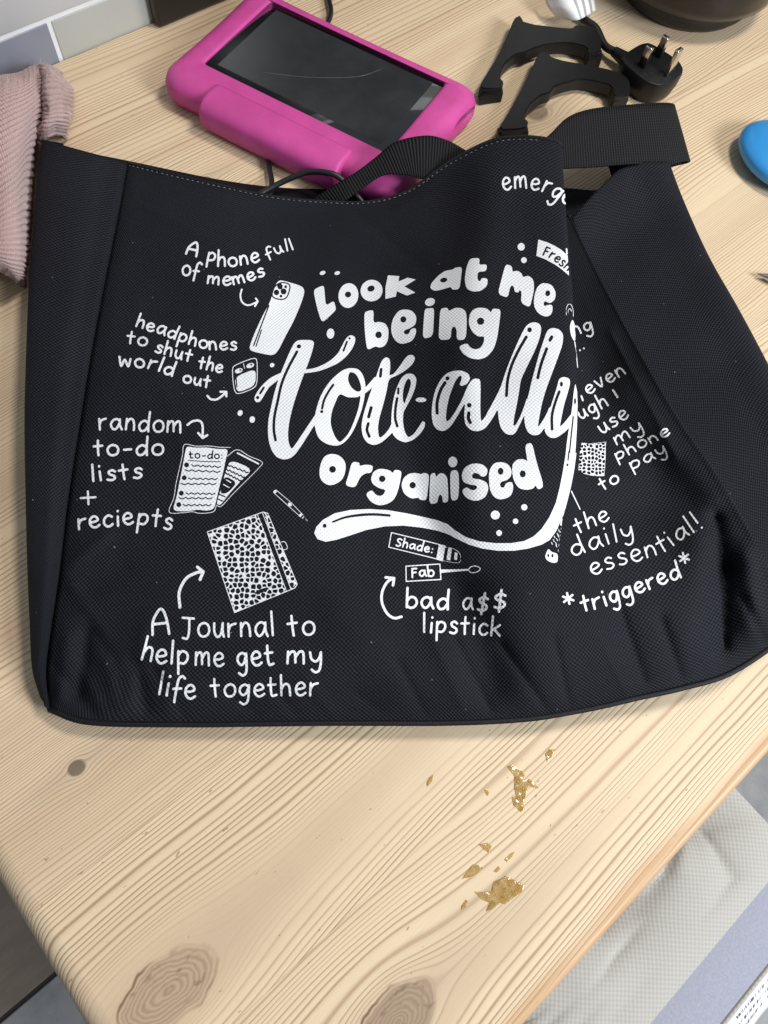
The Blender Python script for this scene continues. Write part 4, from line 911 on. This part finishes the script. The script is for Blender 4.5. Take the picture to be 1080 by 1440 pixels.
k.set(Base_Color=k.mix(k.m('MULTIPLY', st, k.m('GREATER_THAN', x, 0.45)), (0.78, 0.78, 0.78), (0.36, 0.37, 0.38)), Roughness=0.4)
tg = [[(764, -6, 14), (772, 12, 13), (782, 24, 8)], [(786, -12, 26), (798, 10, 22), (808, 29, 14)], [(812, -14, 26), (818, 6, 22), (822, 24, 15)], [(832, -12, 14), (836, 2, 12), (838, 14, 8)]]
TG = crgrid([[pl(x_, y_, z_*1e-3) for x_, y_, z_ in r_] for r_ in tg], 6, 6)
tagp = pydata('paper_tag', TG.reshape(-1, 3), grid_faces(*TG.shape[:2]), k.mat, plug); solidify(tagp, 0.0004, 0)
uu, vv = np.meshgrid(np.linspace(0, 1, TG.shape[0]), np.linspace(0, 1, TG.shape[1]), indexing='ij'); set_uv(tagp, np.stack([uu.ravel(), vv.ravel()], 1))

# ------------------------------------------------------------------ black round pot at the far corner
pot = empty('cooking_pot', (0.1900, 0.8080, 0)); tag(pot, 'glossy black round pot standing behind the power plug', 'pot')
M_gloss = plain('black_enamel', (0.005, 0.005, 0.0055), 0.2, 0.1, 80, spec=0.4, coat=0.15)
M_foot = plain('dark_base_rubber', (0.008, 0.0075, 0.007), 0.45)
lathe('base', [(0.058, 0.0), (0.0640, 0.001), (0.0685, 0.006), (0.0710, 0.014), (0.0715, 0.020)], M_foot, pot)
lathe('body', [(0.070, 0.0202), (0.0790, 0.0205), (0.0825, 0.023), (0.0845, 0.030), (0.0865, 0.060), (0.088, 0.12), (0.0885, 0.15), (0.0865, 0.1515), (0.0855, 0.149), (0.084, 0.06), (0.070, 0.033)], M_gloss, pot)
bevel_box('side_handle', (-0.115, -0.018, 0.118), (-0.070, 0.018, 0.130), 0.005, M_gloss, pot, 3)

# ------------------------------------------------------------------ blue toy
toy = empty('blue_toy', tuple(at(1112, 240, 0))); tag(toy, 'smooth blue plastic toy lying at the table edge of the picture', 'toy')
toy['label'] = 'smooth rounded bright blue plastic toy beyond the bag handle loop'
M_blue = plain('blue_plastic', (0.030, 0.26, 0.62), 0.32, 0.04, 60)
bm = bmesh.new(); bmesh.ops.create_uvsphere(bm, u_segments=48, v_segments=24, radius=1.0)
for v in bm.verts:
    x, y, z = v.co; sx = abs(x)**0.85*math.copysign(1, x); sz = abs(z)**0.75*math.copysign(1, z)
    v.co = Vector((sx*0.052*(1-0.10*y), y*0.040+0.012*x*x, 0.0125+sz*0.0125*(1-0.18*max(0, -x))+0.004*max(0, x)))
tb = bmobj('shell', bm, M_blue, toy)
hl = bmesh.new(); bmesh.ops.create_cone(hl, cap_ends=True, segments=20, radius1=0.0032, radius2=0.0032, depth=0.003)
ho = bmobj('screw_hole', hl, plain('hole_dark', (0.01, 0.03, 0.07), 0.6), toy); ho.location = (-0.022, 0.010, 0.0222)

# ------------------------------------------------------------------ metal pen
pt = at(1065, 385, .0045); pd = at(1120, 402, .0045)-pt; pen = empty('metal_pen', tuple(pt-[0, 0, .0045]), math.atan2(pd[1], pd[0])); tag(pen, 'silver pen with pointed metal tip lying on the bare wood right of the bag', 'pen')
M_steel = plain('steel', (0.55, 0.55, 0.55), 0.25, 0.06, 200, 0, 1.0)
def rod(name, prof, mat):
    return tube(name, [(x_, 0, 0.0045) for x_, _ in prof], [r_ for _, r_ in prof], mat, pen, 20, 1)
rod('tip', [(0.0, 0.0004), (0.004, 0.0014), (0.008, 0.0026), (0.012, 0.0036), (0.016, 0.0041)], M_steel)
rod('barrel', [(0.0161, 0.0042), (0.045, 0.0045), (0.075, 0.0045), (0.100, 0.0044)], plain('grey_barrel', (0.25, 0.26, 0.28), 0.3)); rod('clip_cap', [(0.1001, 0.0046), (0.11, 0.0046), (0.12, 0.0044), (0.124, 0.0036)], M_steel)

# ------------------------------------------------------------------ pink knitted jumper
jum = empty('knitted_jumper', tuple(at(10, 250, 0))); tag(jum, 'dusty pink ribbed knit jumper heaped beside the bag', 'jumper')
k = NT('pink_ribbed_wool'); u, v, _ = k.sep(k.coord('UV'))
rib = k.m('SINE', k.m('MULTIPLY', v, 2*math.pi)); st = k.m('SINE', k.m('ADD', k.m('MULTIPLY', u, 2*math.pi*62), k.m('MULTIPLY', rib, 1.5)))
nz = k.noise(k.xyz(k.m('MULTIPLY', u, 90.0), k.m('MULTIPLY', v, 3.0)), 2.0, 4, 0.7)
hh = k.m('ADD', k.m('MULTIPLY', st, 0.3), nz)
col = k.mix(k.m('ADD', k.m('MULTIPLY', rib, 0.25), 0.5), (0.42, 0.255, 0.235), (0.68, 0.47, 0.44))
col = k.mix(k.ramp(nz, [(0.35, 0.5), (0.6, 0.0)]), col, (0.46, 0.30, 0.295))
gl_ = k.noise(k.xyz(k.m('MULTIPLY', u, 300.0), k.m('MULTIPLY', v, 6.0)), 1.0, 0)
col = k.mix(k.ramp(gl_, [(0.74, 0.0), (0.78, 0.8)]), col, (0.85, 0.75, 0.75))
k.set(Base_Color=col, Roughness=0.8); k.b.inputs['Sheen Weight'].default_value = 0.3; k.bump(hh, 0.9, 0.0012)
M_wool = k.mat
M_fuzz = plain('pink_fibre', (0.70, 0.52, 0.50), 0.8)
def knit(name, ctrl, ribs, n, m, amp=0.0007, label=None):
    G = crgrid(np.array(ctrl, float)*[1, 1, 1e-3], n, m); nr, nc = G.shape[:2]; Wd = world_grid(G)
    du = np.gradient(Wd, axis=1); dv = np.gradient(Wd, axis=0); N = np.cross(dv, du); N /= np.linalg.norm(N, axis=2)[..., None]+1e-12
    t = np.linspace(0, ribs, nr); jit = 0.12*np.sin(np.linspace(0, 9, nc))
    ph = 2*math.pi*(t[:, None]+jit[None]); Wd = Wd+N*(np.abs(np.sin(ph/2))**0.7*amp*2-amp)[..., None]
    rs = np.random.RandomState(1); Wd += N*(0.0003*np.sin(np.arange(nc)*2.1)[None]*np.cos(ph))[..., None]
    lump = 0.0022*np.sin(np.linspace(0, 11, nr)[:, None]+1.7*np.sin(np.linspace(0, 5, nc))[None])*np.sin(np.linspace(0, 7, nc)[None]+np.linspace(0, 4, nr)[:, None]); Wd += N*lump[..., None]
    Wd[..., 2] = np.maximum(Wd[..., 2], 0.0012)
    o = pydata(name, (Wd-np.array(jum.location)).reshape(-1, 3), grid_faces(nr, nc), M_wool, jum); solidify(o, 0.0025)
    FV = []; FF = []; Pj = Wd-np.array(jum.location)
    for _ in range(1500):
        i_, j_ = rs.randint(nr), rs.randint(nc); p_ = Pj[i_, j_]; d_ = N[i_, j_]*rs.uniform(.2, 1)+rs.normal(0, .8, 3); d_ /= np.linalg.norm(d_); e_ = rs.normal(0, 1, 3); w_ = np.cross(d_, e_); w_ /= np.linalg.norm(w_); l_ = rs.uniform(.0015, .0042)
        q_ = p_+d_*l_*.5+e_*.0004; r2_ = p_+d_*l_+e_*.0010; b_ = len(FV); FV += [p_-w_*.00006, p_+w_*.00006, q_-w_*.00005, q_+w_*.00005, r2_]; FF += [(b_, b_+1, b_+3, b_+2), (b_+2, b_+3, b_+4)]
    fz = pydata('stray_fibres', FV, FF, M_fuzz, jum); fz['kind'] = 'stuff'
    vv, uu = np.meshgrid(t-0.25, np.linspace(0, 1, nc), indexing='ij'); set_uv(o, np.stack([uu.ravel(), vv.ravel()], 1))
    if label: o['label'] = label
    return o
knit('sleeve', [[(-120,190,2),(-60,145,14),(-10,110,24),(30,99,26),(55,94,22),(64,93,4)],
                [(-120,200,20),(-60,165,38),(-10,130,46),(30,112,44),(55,102,34),(66,102,4)],
                [(-120,240,26),(-60,212,46),(-10,185,54),(30,160,50),(56,142,36),(66,140,3)],
                [(-120,290,26),(-60,275,46),(-10,255,54),(20,238,50),(42,222,36),(52,220,3)],
                [(-120,335,22),(-60,330,42),(-10,322,50),(16,315,46),(34,312,32),(44,312,3)],
                [(-120,372,16),(-60,372,32),(-10,368,40),(14,375,36),(30,380,24),(40,386,3)],
                [(-120,395,2),(-60,392,6),(-10,380,14),(14,394,14),(28,400,10),(38,402,2)]], 50, 52, 12)
knit('cuff', [[(50,97,8),(60,93,30),(74,92,30),(84,101,20),(90,112,3)],
              [(50,118,8),(60,110,40),(76,108,40),(92,118,26),(98,124,3)],
              [(52,150,8),(62,142,42),(78,138,42),(97,142,28),(104,146,3)],
              [(52,176,8),(62,172,38),(78,168,38),(92,170,26),(99,176,3)],
              [(50,200,6),(60,196,26),(76,192,26),(90,192,18),(97,194,3)]], 18, 30, 14, label='rolled ribbed cuff')

# ------------------------------------------------------------------ black panel added in place of an unidentified dark area by the wall
panel = bevel_box('black_panel', (0, -0.012, 0), (0.42, 0.0, 0.34), 0.003, plain('panel_black', (0.006, 0.006, 0.007), 0.3, 0.1, 30))
panel.location = tab(0.2890, B_FAR+0.0008, 0.0004); panel.rotation_euler = (0, 0, YAW); tag(panel, 'black panel standing in for a dark area against the grey tiled wall', 'board')

# ------------------------------------------------------------------ chair with seat cushion under the table edge
M_cush = None
def cushion_mats():
    k = NT('cream_waffle_cloth'); x, y, z = k.sep(k.coord())
    w = 2*math.pi/0.0046
    g = k.m('MULTIPLY', k.m('SINE', k.m('MULTIPLY', x, w)), k.m('SINE', k.m('MULTIPLY', y, w)))
    h = k.m('ADD', k.m('MULTIPLY', g, 0.5), 0.5); n = k.noise(k.coord(), 30, 4)
    k.set(Base_Color=k.mix(h, (0.37, 0.355, 0.325), (0.46, 0.445, 0.41)), Roughness=0.85); k.bump(k.m('ADD', k.m('MULTIPLY', h, 0.4), n), 0.35, 0.0015)
    j = NT('lilac_grey_cloth'); nn = j.noise(j.coord(), 500, 3)
    j.set(Base_Color=j.ramp(nn, [(0.3, (0.27, 0.275, 0.335)), (0.7, (0.32, 0.325, 0.395))]), Roughness=0.85); j.bump(nn, 0.3, 0.0006)
    return k.mat, j.mat
M_waf, M_lil = cushion_mats()
M_chair = wood('chair_pine', 31, (), 180, 0.8)
CW, ZT = 0.40, -0.200
def cushion(a0, b0, label, tagged):
    root = empty('seat_cushion', tab(a0+CW/2, b0+CW/2, ZT-0.062), YAW); tag(root, label, 'cushion')
    R = 0.038; N = 72; prof = [(0.0, 0.0), (0.004, 0.006), (0.005, 0.02), (0.005, 0.034), (0.003, 0.044)]
    base = rrect(-CW/2, -CW/2, CW/2, CW/2, R, 14, 10); nb = len(base)
    V = []; 
    for ins, z in ((0.016, 0.0), (0.004, 0.005), (0.0, 0.014), (0.0, 0.028), (0.003, 0.040), (0.0065, 0.0455)):
        V += [(p[0]*(1-ins/(CW/2)), p[1]*(1-ins/(CW/2)), z) for p in base]
    F = [f[::-1] for f in grid_faces(6, nb, 0, True)]; F.append(tuple(range(nb))[::-1])
    side = pydata('side_band', V, F, M_waf, root)
    BI = 0.047; inner = np.array([((p[0]*(1-0.0065/(CW/2))), p[1]*(1-BI/(CW/2))) for p in base]); outer = np.array([(p[0]*(1-0.0065/(CW/2)), p[1]*(1-0.0065/(CW/2))) for p in base])
    V = []
    for t in np.linspace(0, 1, 7): V += [(*(outer[q]*(1-t)+inner[q]*t), 0.0456+0.0085*math.sin(t*math.pi/2)) for q in range(nb)]
    pydata('top_border', V, [f[::-1] for f in grid_faces(7, nb, 0, True)], M_lil if tagged else M_waf, root)
    V = []; F = []; rr = np.concatenate([[1.0], np.linspace(0.985, 0.02, 70)])
    tufts = [(0.045, -0.075), (-0.085, -0.075), (0.045, 0.07), (-0.085, 0.07), (0.15, -0.075), (0.15, 0.07)]
    for t in rr:
        for p in inner:
            x_, y_ = p[0]*t, p[1]*t
            z = 0.0541+0.018*(1-t**3.2)**0.8
            for (tx, ty) in tufts:
                dx, dy = x_-tx, y_-ty; d = math.hypot(dx, dy); an = math.atan2(dy, dx)
                z -= (0.020*math.exp(-(d/0.020)**2)+0.012*math.exp(-(d/0.05)**2))*(1-t**6)
                z -= 0.0075*(1-abs(math.sin(3*an+0.9+tx*50+0.5*math.sin(2*an))))**3*math.exp(-((d-0.045)/0.040)**2)*(1-t**8)
            z += 0.0016*math.sin(x_*60+2*math.sin(y_*37))*(1-t**6)
            V.append((x_, y_, z))
    F = [f[::-1] for f in grid_faces(len(rr), nb, 0, True)]; F.append(tuple(range((len(rr)-1)*nb, len(rr)*nb)))
    pydata('waffle_top', V, F, M_waf, root)
    tube('piping', [(p[0]*(1-0.005/(CW/2)), p[1]*(1-0.005/(CW/2)), 0.0455) for p in base[::2]], 0.0020, M_waf, root, 6, 2, True)
    return root
cu = cushion(-0.104, -0.316, 'cream waffle seat cushion with lilac side band and white care label', True)
# sewn-in care label with its printed lines
def cl(px, py, z): 
    v = Vector(at(px, py, z)); r = Matrix.Rotation(-YAW, 3, 'Z') @ (v-cu.location); return np.array(r)
lab = [[(1110,1290,-.236),(1062,1350,-.236),(985,1447,-.236)], [(1122,1325,-.240),(1080,1378,-.241),(1010,1462,-.240)], [(1130,1368,-.2500),(1072,1425,-.252),(1030,1490,-.250)]]
LG = crgrid([[cl(*p) for p in r_] for r_ in lab], 6, 6)
k = NT('white_label_print'); u, v, _ = k.sep(k.coord('UV'))
ln = k.m('MULTIPLY', v, 7.0); inl = k.m('LESS_THAN', k.m('ABSOLUTE', k.m('SUBTRACT', k.m('FRACT', ln), 0.5)), 0.22)
wd = k.m('GREATER_THAN', k.noise(k.xyz(k.m('MULTIPLY', u, 60.0), k.m('MULTIPLY', k.m('FLOOR', ln), 3.7)), 1.0, 3, 0.8), 0.49)
zone = k.m('MULTIPLY', k.m('MULTIPLY', k.m('GREATER_THAN', v, 0.28), k.m('LESS_THAN', v, 0.86)), k.m('MULTIPLY', k.m('GREATER_THAN', u, 0.35), k.m('LESS_THAN', u, 0.85)))
ink = k.mix(k.m('LESS_THAN', v, 0.43), (0.10, 0.10, 0.11), (0.65, 0.06, 0.08))
k.set(Base_Color=k.mix(k.m('MULTIPLY', k.m('MULTIPLY', inl, wd), zone), (0.80, 0.80, 0.80), ink), Roughness=0.5)
lo = pydata('care_label', LG.reshape(-1, 3), grid_faces(*LG.shape[:2]), k.mat, cu); solidify(lo, 0.0004, 0)
vv, uu = np.meshgrid(np.linspace(0, 1, LG.shape[0]), np.linspace(0, 1, LG.shape[1]), indexing='ij'); set_uv(lo, np.stack([uu.ravel(), vv.ravel()], 1))
for (a0, b0, lb) in ((-0.104, -0.316, 'wooden chair tucked under the table beneath the labelled cushion'),):
    ch = empty('wooden_chair', tab(a0+CW/2, b0+CW/2, ZF), YAW); tag(ch, lb, 'chair')
    zs = ZT-0.062-ZF; h_ = CW/2-0.045
    bevel_box('seat', (-h_, -h_, zs-0.022), (h_, h_, zs), 0.004, M_chair, ch)
    for sx in (-1, 1):
        for sy in (-1, 1):
            bevel_box('leg', (sx*(h_-0.02)-0.016, sy*(h_-0.02)-0.016, 0), (sx*(h_-0.02)+0.016, sy*(h_-0.02)+0.016, zs-0.022), 0.003, M_chair, ch)
